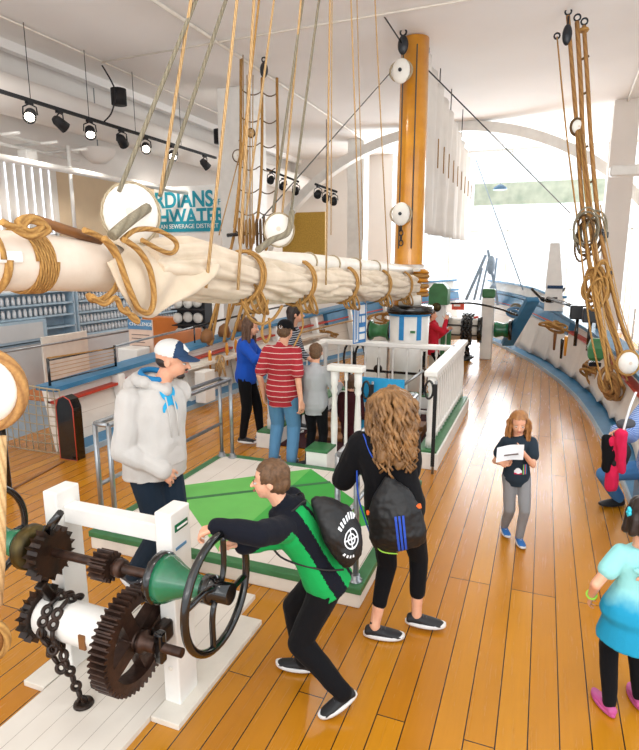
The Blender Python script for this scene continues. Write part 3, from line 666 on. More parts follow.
def pipe_rail(x,label,h=1.08,knee=.55):
    t=thing('pipe_handrail',label,'handrail',(x,4.5,.155))
    for dx in (-.07,.07):
        for y in (3.54,5.5):
            MB().cyl((x+dx,y,.155),(x+dx,y,h),.021,n=10).build('post','steel',t)
            MB().lathe((x+dx,y,.155),(0,0,1),[(0,.05),(.012,.05),(.015,.032),(.05,.032),(.05,.02)],14).build('flange','steel',t)
    for dx in (-.07,.07):
        MB().cyl((x+dx,3.54,h),(x+dx,5.5,h),.021,n=10).build('top_rail','steel',t)
    MB().cyl((x-.07,3.54,knee),(x-.07,5.5,knee),.019,n=10).build('mid_rail','steel',t)
    for y in (3.54,5.5): MB().cyl((x-.07,y,h),(x+.07,y,h),.021,n=10).build('end_rail','steel',t)
    return t
pipe_rail(-3.29,'galvanised pipe handrail along the left side of green platform')
pipe_rail(-1.17,'galvanised pipe handrail beside the curly haired woman')
# stairwell housing with balustrade
t=thing('stair_housing','white deck housing round stairwell with a green edge','housing',(-2.15,7.8,0))
m=MB(); x0,x1,y0,y1=-3.35,-1.0,6.34,9.3; w=.24
m.b2(x1-w,x1,y0,y1,0,.2,.008).b2(x0,x0+w,y0,y1,0,.2,.008).b2(x0+w,x1-w,y1-w,y1,0,.2,.008).b2(x1-.6,x1-w,y0,y0+w,0,.2,.008); m.build('coaming','white_paint',t)
m=MB(); m.b2(x1-w-.005,x1-.02,y0+.01,y1-.02,.2,.225,.004).b2(x0+.02,x0+w,y0,y1-.02,.2,.225,.004).b2(x0+w,x1-w,y1-w,y1-.02,.2,.225,.004); m.build('green_sill','dark_green',t)
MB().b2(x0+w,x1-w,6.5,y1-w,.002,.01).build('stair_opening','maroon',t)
for k in range(3): MB().b2(-2.9,-1.4,6.9+.3*k,7.2+.3*k,.01,.06+.05*k,.01).build('tread','brown_wood',t)
def newel(x,y,z0,z1,par,s=.05):
    prof=[(0,s*1.0),(.12,s*1.0),(.14,s*.75),(.17,s*1.0),(.2,s*.7),(.45*(z1-z0),s*.95),(.75*(z1-z0),s*.6),(.78*(z1-z0),s*.95),(.82*(z1-z0),s*.7),(.84*(z1-z0),s*1.0),(z1-z0,s*1.0)]
    return MB().lathe((x,y,z0),(0,0,1),prof,14).build('newel_post','white_paint',par)
def balus(x,y,z0,z1,par): return MB().lathe((x,y,z0),(0,0,1),[(0,.02),(.08,.02),(.1,.012),(.3,.021),(z1-z0-.12,.012),(z1-z0-.1,.022),(z1-z0,.02)],8).build('baluster','white_paint',par)
def balustrade(a,b,z0,h,n,label,ends=(1,1)):
    a,b=V((*a,z0)),V((*b,z0)); t=thing('balustrade',label,'balustrade',(a+b)/2)
    if ends[0]: newel(a.x,a.y,z0,h,t,.043)
    if ends[1]: newel(b.x,b.y,z0,h,t,.043)
    for i in range(1,n): p=a.lerp(b,i/n); balus(p.x,p.y,z0,h-.03,t)
    e=(b-a).normalized()*.07; MB().bar(V((a.x,a.y,h))-e,V((b.x,b.y,h))+e,.15,.07,.015).build('hand_rail','white_paint',t)
    MB().bar(V((a.x,a.y,z0+.07)),V((b.x,b.y,z0+.07)),.05,.05,.005).build('bottom_rail','white_paint',t)
    return t
balustrade((-1.13,6.48),(-1.13,9.18),.225,1.12,16,'white turned balustrade on the right hand side of stairwell')
balustrade((-3.2,8.5),(-1.2,8.5),.03,1.12,9,'white turned balustrade across the far end of stairwell',(1,0))
balustrade((-3.22,6.5),(-3.22,8.4),.225,1.1,9,'white turned balustrade on the left hand side of stairwell',(1,0))
t=balustrade((-2.12,5.92),(-1.84,5.92),.0,1.22,2,'short white turned balustrade section at the stair entrance')
MB().b2(-2.35,-2.1,5.62,5.9,0,.3,.01).build('newel_box','white_paint',label='small white box with green top at foot of stair balustrade',cat='box')
MB().b2(-2.36,-2.09,5.61,5.91,.301,.33,.006).build('box_lid','dark_green',bpy.data.objects['newel_box'])
t=thing('notice_board','blue notice board behind the curly haired woman','sign',(-1.66,6.32,0))
p,q=at(361,377,Y=6.3),at(403,420,Y=6.3)
MB().b2(p.x,q.x,6.3,6.33,.35,p.z).build('board','sign_blue',t)
for x in (p.x+.03,q.x-.03): MB().b2(x-.02,x+.02,6.33,6.36,.0,p.z-.1).build('leg','steel',t)
MB().b2(p.x,q.x,6.292,6.3,p.z-.36,p.z-.3).build('white_band','sign_white',t)
text('T',.09,'sign_white',t,'lettering',(p.x+.16,6.29,p.z-.22),bold=.004); text('MUSEUM',.065,'sign_blue',t,'lettering',(p.x+.2,6.288,p.z-.33),bold=.002); text('B',.09,'sign_white',t,'lettering',(p.x+.14,6.29,p.z-.43),bold=.004)
for k,(px,nm) in enumerate(((368,'left of'),(431,'right of'))):
    o=at(px,390,Y=6.2); t=thing('strap_handle','black looped strap on a post, %s curly haired woman'%nm,'strap',V((o.x+.05,6.2,0)))
    MB().ring(o+V((-.02,0,0)),(0,1,0),.045,.014,20,6,ry=.1).build('loop','gloss_black',t); MB().b2(o.x+.03,o.x+.07,6.18,6.2,.1,o.z+.07).build('strap','matt_black',t)
    MB().cyl((o.x+.05,6.22,0),(o.x+.05,6.22,o.z+.1),.015,n=8).build('support','steel',t)
tag(MB().tube([(-1.75,6.7,.7),(-1.25,6.6,1.12)],.018,8).build('stair_handrail','steel'),'slanting grey tube handrail inside stairwell','handrail')
t=thing('hanging_sign','narrow white hanging sign with blue lines and blocks under the boom','sign',(-2.45,8.0,1.2))
p=at(353.5,305,Y=8); q=at(366.5,303,Y=8.15); zb=at(353,344,Y=8).z; h=p.z-zb
m=MB(); m.prism([p,q,V((q.x,q.y,q.z-h)),V((p.x,p.y,p.z-h))],V((0,.02,0))); m.build('board','sign_white',t)
def sp(u,v): return p.lerp(q,u)+V((0,-.006,-h*v))
def sq(m,u0,u1,v0,v1): m.prism([sp(u0,v0),sp(u1,v0),sp(u1,v1),sp(u0,v1)],V((0,-.004,0)))
m=MB()
for a in ((0,.07,0,1),(.93,1,0,1),(0,1,0,.03),(0,1,.97,1),(.25,.31,.1,.9),(.16,.19,.05,.95),(.42,.48,.05,.95),(.42,1,.26,.31),(.42,1,.48,.6),(.42,1,.72,.77),(.6,.66,.3,.5),(.42,1,.92,.97)): sq(m,*a)
m.build('blue_lettering','sign_text_blue',t)
for u in (.1,.9): MB().cyl(sp(u,0),sp(u,0)+V((0,0,.45)),.008,n=5).build('cord','rope_light',t)
# pump / engine drum in front of the mast
dc=V((-2.12,9.75,0)); t=thing('capstan_drum','round white drum housing with black rim and blue stripes before the mast','drum',dc)
MB().lathe(dc,(0,0,1),[(0,.32),(1.5,.34)],32).build('body','white_paint',t); MB().lathe(dc,(0,0,1),[(1.5,.37),(1.52,.4),(1.62,.4),(1.64,.37),(1.64,.01)],32).build('rim','gloss_black',t)
MB().lathe(dc,(0,0,1),[(1.47,.345),(1.47,.36),(1.5,.36),(1.5,.345)],32).build('blue_band','bright_blue',t)
for a in (-1.75,-.85,-2.9):
    c=dc+V((math.cos(a),math.sin(a),0))*.335; MB().box(c+V((0,0,1.28)),(.012,.085,.42),Matrix.Rotation(a,3,'Z')).build('blue_stripe','bright_blue',t)
MB().lathe(dc+V((0,0,1.645)),(0,0,1),[(0,.2),(.16,.18),(.16,.01)],24).build('cap','off_white_paint',t)
MB().b2(-2.02,-1.94,9.38,9.4,1.2,1.24).build('small_label','dark_green',t)
t=thing('rope_reel','green flanged reel on a shaft left of white drum','reel',(-2.65,9.8,1.2))
MB().lathe((-2.83,9.8,1.17),(1,0,0),[(0,.17),(.04,.17),(.04,.13),(.18,.105),(.32,.13),(.32,.17),(.36,.17)],24).build('drum','dark_green',t)
for x in (-2.845,-2.47): MB().lathe((x,9.8,1.17),(1,0,0),[(0,.01),(0,.185),(.03,.185),(.03,.01)],24).build('flange','gloss_black',t)
MB().cyl((-2.95,9.8,1.17),(-2.4,9.8,1.17),.03,n=10).build('shaft','black_iron',t); MB().b2(-2.9,-2.5,9.72,9.88,.0,.98,.01).build('stand','white_paint',t)
t=thing('pump_gear','black iron pump gear seen through the far balusters','machine',(-2.4,9.1,0))
for x in (-3.0,-2.8): MB().ring((x,9.1,.75),(0,1,0),.09,.02,16,6,ry=.26).build('hoop','gloss_black',t)
m=MB().b2(-2.7,-1.5,9.1,9.13,.55,.59).b2(-2.5,-2.46,9.1,9.13,.2,.8).b2(-1.75,-1.7,9.1,9.13,.1,.95); m.build('bracket','gloss_black',t)
for x in (-2.48,-1.72): MB().lathe((x,9.05,.62),(0,1,0),[(0,.01),(0,.07),(.05,.07),(.05,.01)],14).build('boss','black_iron',t)
# far windlass
wy=14.5
t=thing('windlass','far windlass with white barrel, green drum end and black chain before the bow','windlass',(-1.8,wy,0))
for x in (-1.22,-2.5): 
    MB().b2(x-.14,x+.14,wy-.14,wy+.14,0,1.5,.02).build('post','white_paint',t); MB().b2(x-.15,x+.15,wy-.15,wy+.15,1.5,1.72,.04).build('post_cap','dark_green',t)
MB().lathe((-2.2,wy-.05,.72),(1,0,0),[(0,.28),(.85,.26)],24).build('barrel','off_white_paint',t)
for x,r in ((-2.22,.38),(-1.42,.33)): MB().lathe((x,wy-.05,.72),(1,0,0),[(0,.1),(0,r),(.1,r),(.1,.1)],24).build('ratchet_flange','gloss_black',t)
for z in (-.12,.12): MB().cyl((-2.2,wy-.33,.72+z),(-1.3,wy-.33,.72+z),.02,n=6).build('barrel_whelp','gloss_black',t)
MB().lathe((-1.05,wy-.05,.74),(1,0,0),[(0,.18),(.06,.2),(.2,.16),(.36,.2)],24).build('green_drum','green_enamel',t)
MB().lathe((-.71,wy-.05,.74),(1,0,0),[(0,.1),(0,.25),(.08,.25),(.08,.05)],24).build('end_flange','gloss_black',t)
def chain(pts,mat,par,L,r,name='chain_link'):
    pts=[V(p) for p in pts]; d=[0]
    for a,b in zip(pts,pts[1:]): d.append(d[-1]+(b-a).length)
    n=int(d[-1]/(L*.72)); 
    for i in range(n):
        s=(i+.5)*d[-1]/n; k=max(j for j in range(len(d)) if d[j]<=s); k=min(k,len(pts)-2)
        u=(s-d[k])/(d[k+1]-d[k]); p=pts[k].lerp(pts[k+1],u); ax=(pts[k+1]-pts[k]).normalized(); x,y=frame(ax)
        s1=(x+y).normalized() if i%2 else (x-y).normalized()
        P=[]
        for q in range(16):
            a=2*pi*q/16; P.append(p+ax*math.cos(a)*(L*.5-r)*1.0+s1*math.sin(a)*(L*.33-r*.3))
        MB().tube(P,r,6,closed=True).build(name,mat,par)
t2=thing('windlass_chain','black chain heaped round far windlass barrel and hanging to the deck','chain',(-1.66,wy-.35,0))
for k,x in enumerate((-1.76,-1.67,-1.58)): 
    P=[(x,wy-.05-.36*math.cos(a),.72+.36*math.sin(a)) for a in [(-.9+2.9*i/12) for i in range(13)]][::-1]+[(x-.02*k,wy-.38,.35),(x,wy-.42,.03)]
    chain(P,'gloss_black',t2,.13,.028)
for k in range(3): MB().ring((-1.66+.04*k,wy-.45+.03*k,.03+.03*k),(0,0,1),.12,.028,14,5).build('heap_coil','gloss_black',t2)
t=thing('samson_post','white post with a rounded green head just right of white drum','post',(-2.0,12.6,0))
MB().b2(-2.26,-1.96,12.5,12.8,0,1.45,.02).build('post_body','white_paint',t); m=MB(); m.prism([V((-2.3+x,12.45,1.45+z)) for x,z in ((0,0),(.4,0),(.4,.34),(.3,.46),(.1,.46),(0,.34))],V((0,.4,0))); m.build('post_head','dark_green',t)
MB().sphere((-2.12,12.42,1.4),(.1,.05,.1)).build('brass_knob','brass',t); MB().b2(-2.3,-1.85,12.35,12.5,.72,.98,.01).build('green_bracket','dark_green',t)
t=thing('deck_table','white topped green legged table right of the white drum','table',(-1.95,11.9,0))
MB().b2(-2.4,-1.74,11.4,12.3,.94,.985,.006).build('top','slate_blue',t); MB().b2(-2.36,-1.84,11.44,12.24,.5,.94).build('apron','white_paint',t)
for x in (-2.36,-1.8):
    for y in (11.46,12.24): MB().b2(x-.04,x+.04,y-.04,y+.04,0,.94).build('leg','dark_green',t)
p=at(452,303,Y=15.5); q=at(464,310,Y=15.5)
t=thing('red_sign','small red sign with white lettering below bow rail','sign',(p.x,15.5,q.z))
MB().b2(p.x,q.x,15.5,15.52,q.z,p.z).build('board','red_sign',t); MB().b2(p.x+.05,q.x-.1,15.49,15.5,q.z+.09,q.z+.14).build('lettering','sign_white',t)
tag(MB().tube(spl([(-2.1,14.3,1.35),(-1.6,14.2,1.38),(-1.0,14.0,1.3),(-.5,13.9,1.15)]),.025,6).build('iron_bar','gloss_black'),'long curved black iron bar above the far windlass','bar')
o=at(443,311,Y=14); t=thing('bow_lamp','black iron fitting beside red sign over windlass','fitting',o); MB().lathe(o,(0,0,-1),[(0,.02),(.02,.1),(.1,.08),(.18,.04),(.35,.03)],12).build('fitting_body','gloss_black',t)
t=thing('life_ring','small red and white ring low under the bow rail','ring',at(477,322,Y=15.8)); MB().ring(t.location.copy(),(0,1,0),.13,.035,20,8,a0=0,a1=pi).build('ring_half','red_paint',t); MB().ring(t.location.copy(),(0,1,0),.13,.034,20,8,a0=pi,a1=2*pi).build('ring_half','white_paint',t)
# foreground winch
SY,SZ=2.1,.865; LY,LZ=2.07,.5
t=thing('chain_windlass','hand cranked windlass with white posts, green drums and iron gears','windlass',(-2.1,2.3,0))
W=t
for x in (-2.47,-1.72):
    MB().b2(x-.05,x+.05,2.22,2.39,.03,1.14,.008).build('post','white_paint',t)
    for z in (.25,.55): MB().sphere((x,2.215,z),(.012,.006,.012)).build('bolt_head','off_white_paint',t)
MB().b2(-2.42,-1.77,2.26,2.35,.95,1.05,.006).build('cross_bar','white_paint',t)
l=MB().b2(-1.669,-1.665,2.25,2.36,1.03,1.07).build('plaque','green_enamel',t,label='small green name plaque'); m=MB().b2(-1.669,-1.665,2.25,2.34,.93,.945).build('plaque','slate_blue',t,label='small blue printed strip')
m=MB().b2(-1.66,-1.663,2.262,2.35,1.045,1.055).build('plaque_lettering','sign_white',l)
MB().cyl((-2.85,SY,SZ),(-1.28,SY,SZ),.024,n=14).build('upper_shaft','rusty_iron',t)
def gear(x0,x1,y,z,ri,ro,n,mat,name,spokes=0,rim=None,slant=0,hub=.05):
    m=MB(); X=V((1,0,0)); rim=rim or ri*.82
    k=n*4; pr=[]
    for i in range(k):
        a=2*pi*i/k; q=i%4
        r=ro if q in((1,2) if not slant else (1,)) else ri
        pr.append((r,a))
    def P(x,r,a): return V((x,y+r*math.cos(a),z+r*math.sin(a)))
    if spokes: inner=[rim]*k
    else: inner=[.004]*k
    outer0=[P(x0,r,a) for r,a in pr]; outer1=[P(x1,r,a) for r,a in pr]; in0=[P(x0,rim if spokes else .01,a) for r,a in pr]; in1=[P(x1,rim if spokes else .01,a) for r,a in pr]
    A,B,C,D=[[m.bm.verts.new(p) for p in q] for q in (outer0,outer1,in1,in0)]
    for i in range(k):
        j=(i+1)%k
        m.face([A[i],A[j],B[j],B[i]]); m.face([B[i],B[j],C[j],C[i]]); m.face([C[i],C[j],D[j],D[i]]); m.face([D[i],D[j],A[j],A[i]])
    if spokes:
        m.lathe((x0-.01,y,z),(1,0,0),[(0,.01),(0,hub),(x1-x0+.02,hub),(x1-x0+.02,.01)],20)
        for s in range(spokes):
            a=2*pi*s/spokes+.4; c=V(((x0+x1)/2,y,z)); d=V((0,math.cos(a),math.sin(a))); m.bar(c+d*hub*.8,c+d*(rim+.005),(x1-x0)*.7,.075,up=d.cross(X))
    return m.build(name,mat,t)
gear(-2.05,-1.95,SY,SZ-.005,.06,.08,15,'rusty_iron','pinion_gear')
MB().lathe((-1.93,SY,SZ),(1,0,0),[(0,.02),(0,.045),(.03,.05),(.05,.045),(.05,.02)]).build('collar','rusty_iron',t)
gear(-1.88,-1.78,LY,LZ,.242,.266,50,'rusty_iron','bull_gear',spokes=4,rim=.2,hub=.055)
gear(-2.41,-2.34,SY,SZ-.01,.12,.15,18,'black_iron','ratchet_wheel',slant=1)
gear(-2.47,-2.42,LY,LZ,.125,.155,18,'black_iron','ratchet_wheel',slant=1)
MB().tube([(-2.37,SY-.0,SZ+.1),(-2.33,SY-.0,SZ+.17),(-2.27,SY+.0,SZ+.24)],[.03,.026,.02],8).build('pawl_lever','gloss_black',t)
MB().box((-2.36,SY-.06,.66),(.06,.05,.14),Matrix.Rotation(.5,3,'X'),.01).build('pawl','black_iron',t)
MB().lathe((-2.42,LY,LZ),(1,0,0),[(0,.095),(.02,.11),(.46,.105),(.49,.09)],24).build('chain_barrel','white_paint',t)
MB().b2(-2.08,-2.04,LY-.112,LY-.1,LZ-.05,LZ+.03).build('rust_patch','brown_wood',t,label='rusty worn patch')
MB().cyl((-2.5,LY,LZ),(-1.53,LY,LZ),.024,n=14).build('lower_shaft','rusty_iron',t)
MB().lathe((-1.78,LY,LZ),(1,0,0),[(0,.02),(0,.06),(.03,.06),(.04,.04),(.1,.04)],16).build('bearing','rusty_iron',t)
for x in (-2.47,-1.72):
    for z in (LZ,SZ): MB().box((x,2.17,z),(.07,.12,.11),None,.02).build('bearing_block','black_iron',t)
MB().box((-1.66,LY,LZ),(.05,.05,.17),None,.012).build('clamp','gloss_black',t)
# right drum, left drum
MB().lathe((-1.69,SY,SZ),(1,0,0),[(0,.05),(0,.1),(.02,.13),(.05,.13),(.06,.11)],24).build('drum_flange','gloss_black',t)
MB().lathe((-1.64,SY,SZ),(1,0,0),[(0,.122),(.04,.112),(.09,.085),(.15,.062),(.21,.054),(.26,.055)],28).build('green_drum','green_enamel',t)
MB().lathe((-1.40,SY,SZ),(1,0,0),[(0,.05),(0,.07),(.05,.07),(.06,.05),(.14,.05)],20).build('hub_collar','gloss_black',t)
MB().lathe((-2.55,SY,SZ),(1,0,0),[(0,.05),(0,.1),(.03,.125),(.08,.12),(.09,.05)],24).build('drum_flange','brass',t,label='dark brassy drum flange')
MB().lathe((-2.78,SY,SZ),(1,0,0),[(0,.09),(.05,.07),(.12,.065),(.21,.085)],24).build('green_drum','green_enamel',t)
def handwheel(x):
    r=MB().ring((x,SY,SZ),(1,0,0),.275,.02,48,10).build('handwheel','gloss_black',t)
    MB().lathe((x-.04,SY,SZ),(1,0,0),[(0,.02),(0,.05),(.08,.05),(.08,.02)],18).build('hub','gloss_black',r)
    for k in range(4):
        a=pi/4+k*pi/2; P=[]
        for i in range(8):
            u=i/7; rr=.04+.235*u; aa=a+.55*math.sin(pi*u*.5); P.append((x,SY+rr*math.cos(aa),SZ+rr*math.sin(aa)))
        MB().tube(P,.015,8).build('spoke','gloss_black',r)
handwheel(-1.33); handwheel(-2.86)
t=thing('winch_chain','iron chain wound round the white barrel and hanging into the deck','chain',(-2.2,2.0,0))
for k,x in enumerate((-2.31,-2.24)):
    P=[(x+.0*i,LY-.122*math.cos(a),LZ+.122*math.sin(a)) for i,a in enumerate([2.4-3.3*j/12 for j in range(13)])]
    if k==0: P+= [(-2.27,LY-.12,.38),(-2.2,LY-.11,.28)]
    if k==1: P+= [(-2.2,LY-.1,.36),(-2.17,LY-.03,.03)]
    chain(P,'black_iron',t,.07,.0115)
chain([(-2.2,LY+.13,.5),(-2.18,LY+.13,.4),(-2.2,LY+.13,.03)],'black_iron',t,.07,.0115)
chain([(-2.34,LY-.11,.5),(-2.29,LY-.13,.45),(-2.22,LY-.13,.4)],'black_iron',t,.07,.0115)
for p in ((-2.17,LY-.03,.032),(-2.2,LY+.13,.032)): MB().lathe(p,(0,0,1),[(0,.055),(.012,.05),(.012,.02)],18).build('deck_socket','black_iron',t)
t=thing('plank_base','white planked base boards under the near windlass','base',(-2.1,2.0,0))
MB().b2(-2.46,-1.78,.4,3.3,0,.03).build('main_boards','white_planks',t); MB().b2(-2.62,-2.465,2.05,2.9,0,.035,.004).build('side_board','off_white_paint',t); MB().b2(-1.775,-1.6,2.1,3.05,0,.035,.004).build('side_board','off_white_paint',t)
# green bitt by the starboard rail
t=thing('green_bitt','square green topped bollard on the starboard rail','bollard',(.85,9,1))
a=at(596,348,Y=9.0); m=MB(); m.rings([[V((a.x+s*x,a.y+s*y,a.z+z)) for x,y in ((-1,-1),(1,-1),(1,1),(-1,1))] for z,s in ((-.18,.06),(-.13,.1),(0,.11),(.11,.08),(.14,.05))],smooth=False); m.build('head','dark_green',t)
MB().b2(a.x-.08,a.x+.08,a.y-.08,a.y+.08,.9,a.z-.2).build('stem','gloss_black',t)
for k,(px,py,Y) in enumerate(((578,312,11),(591,315,10.5))):
    c=at(px,py,Y=Y); t=thing('deck_lantern','black square lantern housing behind the green bollard, %s'%('left' if k==0 else 'right'),'lantern',V((c.x,c.y,c.z-.5))); MB().b2(c.x-.13,c.x+.13,c.y-.12,c.y+.12,c.z-.12,c.z+.12,.02).build('housing','block_black',t); MB().cyl((c.x,c.y,c.z-.6),(c.x,c.y,c.z-.1),.03,n=8).build('stem','gloss_black',t)
# ================================================================ RIGGING
def up(p_top,p_bot,r,mat,label,X=XC+.02,both=0):
    a=at(*p_bot,X=X); b=at(*p_top,X=X); d=(b-a); b=a+d*((CEIL-a.z)/d.z) if d.z>0 else b
    MB().tube([a,b],r,7).build('rope',mat,label=label,cat='rope')
L=[((196,0),(119,191),.013,'rope_grey','grey rope from the ceiling to big white block, leftmost of the tall ropes'),
((191,0),(160,195),.011,'rope_light','pale tan rope crossing the leftmost grey rope near picture top'),
((226,0),(160,196),.013,'rope_grey','grey rope slanting from the ceiling past the banner to the boom'),
((237,0),(206,288),.011,'rope_light','pale rope just left of the port shrouds'),
((259,0),(234,228),.009,'rope','tan rope running down through the port shroud ropes'),
((274,0),(246,215),.009,'rope_light','thin pale rope over the right side of the port shrouds'),
((301,0),(281,228),.010,'rope_light','pale rope landing by white block on the furled sail'),
((303,0),(273,212),.012,'rope_grey','grey rope ending at white block on the furled sail'),
((319,0),(291,213),.012,'rope_grey','second grey rope, right of the block on the furled sail'),
((330,0),(326,285),.009,'rope_light','pale rope dropping to the third gasket of the sail'),
((332,0),(331,235),.006,'rope_light','thin pale rope close beside the rope to the third gasket'),
((351,0),(361,285),.008,'rope_light','pale rope dropping to the fourth gasket of the sail'),
((357,0),(363,240),.006,'rope_light','thin pale rope close beside the rope to the fourth gasket'),
((375,0),(389,290),.008,'rope_light','pale rope dropping to last gasket nearest the mast')]
for i,(a,b,r,mt,lb) in enumerate(L): up(a,b,r,mt,lb,X=XC+(.22 if i in(3,9,11,13) else .02))
up((254,0),(238,290),.011,'rope_light','pale rope coming down in front of sail to the second gasket',X=XC+.22)
def seg(a,b,r,mat,label,cat='rope'): return MB().tube([a,b],r,6).build('stay_wire',mat,label=label,cat=cat)
seg(at(391,72,Y=10.2),at(262,218,Y=6.0),.008,'wire','dark line slanting from upper mast block down to the sail')
seg(at(368,-8,Y=9.0),at(403,45,Y=10.1),.012,'block_black','black line from top of picture to black mast head block')
seg(at(424,66,Y=10.5),at(570,213,Y=15),.012,'block_black','dark stay running from mast down right across bright windows')
seg(at(476,160,Y=17.6),at(523,290,Y=16.2),.014,'glare_hazed_blue','blue grey stay from canvas corner down to the bow')
# port shrouds
SX=-5.5
tops=[at(241,58,z=6.05),at(262,78,Y=10.4),at(277,78,Y=10.6)]
mids=[(237,215),(258,215),(274,215)]; bots=[V((-5.5,8.65,1.05)),V((-5.5,9.25,1.08)),V((-5.5,9.85,1.1))]
SR=[]
for i,(a,mp,b) in enumerate(zip(tops,mids,bots)):
    Ym=a.y+(b.y-a.y)*.45; mm=at(*mp,Y=Ym); P=[a,mm,b]; SR.append(P)
    MB().tube(spl(P,6),.028,8).build('shroud','rope',label='%s thick port shroud rope with crossing ratlines'%['left','middle','right'][i],cat='rope')
    MB().lathe(b,(0,0,-1),[(-.16,.02),(-.1,.1),(.02,.13),(.1,.1),(.16,.03)],12).build('deadeye','brown_wood',label='brown deadeye at the foot of %s port shroud'%['left','middle','right'][i],cat='pulley')
    for k in (-1,0,1): pass
for x0,y0,x1,y1,lb in ((234,300,224,342,'first'),(224,298,211,345,'second'),(250,305,232,340,'third'),(262,308,247,338,'fourth')):
    a=at(x0,y0-25,Y=9.3); b=at(x1,y1,Y=8.6); MB().tube([a,b],.03,8).build('lanyard_rope','rope',label='slanting lower shroud rope under the sail, %s of four'%lb,cat='rope',group=None)
def onP(P,z):
    for a,b in zip(P,P[1:]):
        if b.z<=z<=a.z: return a.lerp(b,(a.z-z)/(a.z-b.z))
    return P[-1]
for i,z in enumerate((5.5,5.0,4.55,4.12,3.7,3.3,2.95,2.6)):
    A,B,C=[onP(P,z) for P in SR]
    MB().tube(sag(A,B,.09,6)+sag(B,C,.07,6)[1:],.011,6).build('ratline','rope_dark',label='brown ratline %s between the port shrouds'%['at top','second from top','third from top','fourth from top','fifth from top','sixth from top','second from bottom','at bottom'][i],cat='rope')
c=at(264,70,Y=10.4); b=thing('rope_block','black pulley block hung at ceiling over the port shrouds','pulley',c); MB().sphere(c,(.08,.06,.14)).build('shell','block_black',b); MB().ring(c+V((0,0,.18)),(0,1,0),.04,.014,12,6).build('hook','brass_hook',b)
c=at(238,156,Y=9.9); block(c,.09,(.4,-.9,0),'small white round block among the port shroud ropes',sm='rope_dark',sr=.012)
c=at(251,133,Y=9.9); block(c,.06,(.4,-.9,0),'small dark ringed block above white one in the port shrouds',sm='rope_dark',sr=.014,mat='rope_light')
for i,(x0,x1) in enumerate(((243,244),(247,247),(250,250),(253,252),(248,241),(241,219))):
    a=at(x0,55+i*8,z=5.9) if i<1 else at(x0,75 if i<4 else 150,Y=9.9); b=at(x1,235,Y=9.0); MB().tube([a,b],.009 if i!=5 else .013,6).build('halyard','rope_light' if i%2 else 'rope',label='thin halyard in the bunch at the port shrouds, %s'%['far left','second','third','fourth','crossing low','slanting down left'][i],cat='rope')
c=at(252,232,Y=9.3); t=thing('belayed_coils','yellow brown rope coils belayed among the port shrouds','rope',c)
for k in range(8): MB().ring(c+V((-.25+.07*k,0,.05*math.sin(k*2))),(1,.4,0),.1,.018,16,6,ry=.24).build('coil','rope' if k<5 else 'rope_dark',t)
MB().cyl(c+V((-.5,0,-.05)),c+V((-.1,0,-.02)),.035,n=8).build('belaying_pin','gloss_black',t)
# port pin rail pins and coils
for i,(x,y) in enumerate(((210,360),(227,352),(236,348),(248,350))):
    p=at(x,y,X=-5.25); t=thing('belaying_pin','turned wooden belaying pin, %s along port pin rail'%['first','second','third','fourth'][i],'pin',p); MB().lathe(p+V((0,0,-.25)),(0,0,1),[(0,.015),(.22,.02),(.24,.035),(.36,.03),(.42,.02)],10).build('shaft','varnished_wood',t)
def hank(c,label,n,mat,w=.12,h=.22,r=.016,ax=(1,.3,0),drop=.0,seed=1):
    rnd=random.Random(seed); t=thing('rope_hank',label,'rope',c)
    for k in range(n):
        cc=c+V((rnd.uniform(-w,w)*.6,rnd.uniform(-w,w)*.5,rnd.uniform(-h,h)*.45)); a=V(ax)+V((rnd.uniform(-.5,.5),rnd.uniform(-.5,.5),rnd.uniform(-.4,.4)))
        MB().ring(cc,a,w*rnd.uniform(.7,1.1),r,18,6,ry=h*rnd.uniform(.6,1)).build('coil',mat if not isinstance(mat,tuple) else mat[k%len(mat)],t)
    return t
hank(at(221,366,X=-5.12),'tan rope hank on the port pin rail behind pipe handrail',8,'rope_light',.08,.16,.014)
hank(at(323,333,X=-4.9),'heap of golden rope on port rail between the cap and the sail',10,'rope',.3,.1,.02,ax=(0,.2,1))
MB().b2(-5.2,-5.0,7.75,8.05,.1,.62,.01).build('stanchion_block','white_paint',label='white block under the port pin rail with black cleat',cat='block')
strip_rope('tan rope line running over the port rail toward the bow',[at(300,333,X=-4.8),at(345,322,X=-4.4),at(372,318,X=-4.2)],.02,'rope_light')
hank(at(390,318,Y=11.5),'small golden rope knots under the sail end beside green reel',7,'rope',.3,.14,.018,ax=(0,1,.3),seed=4)
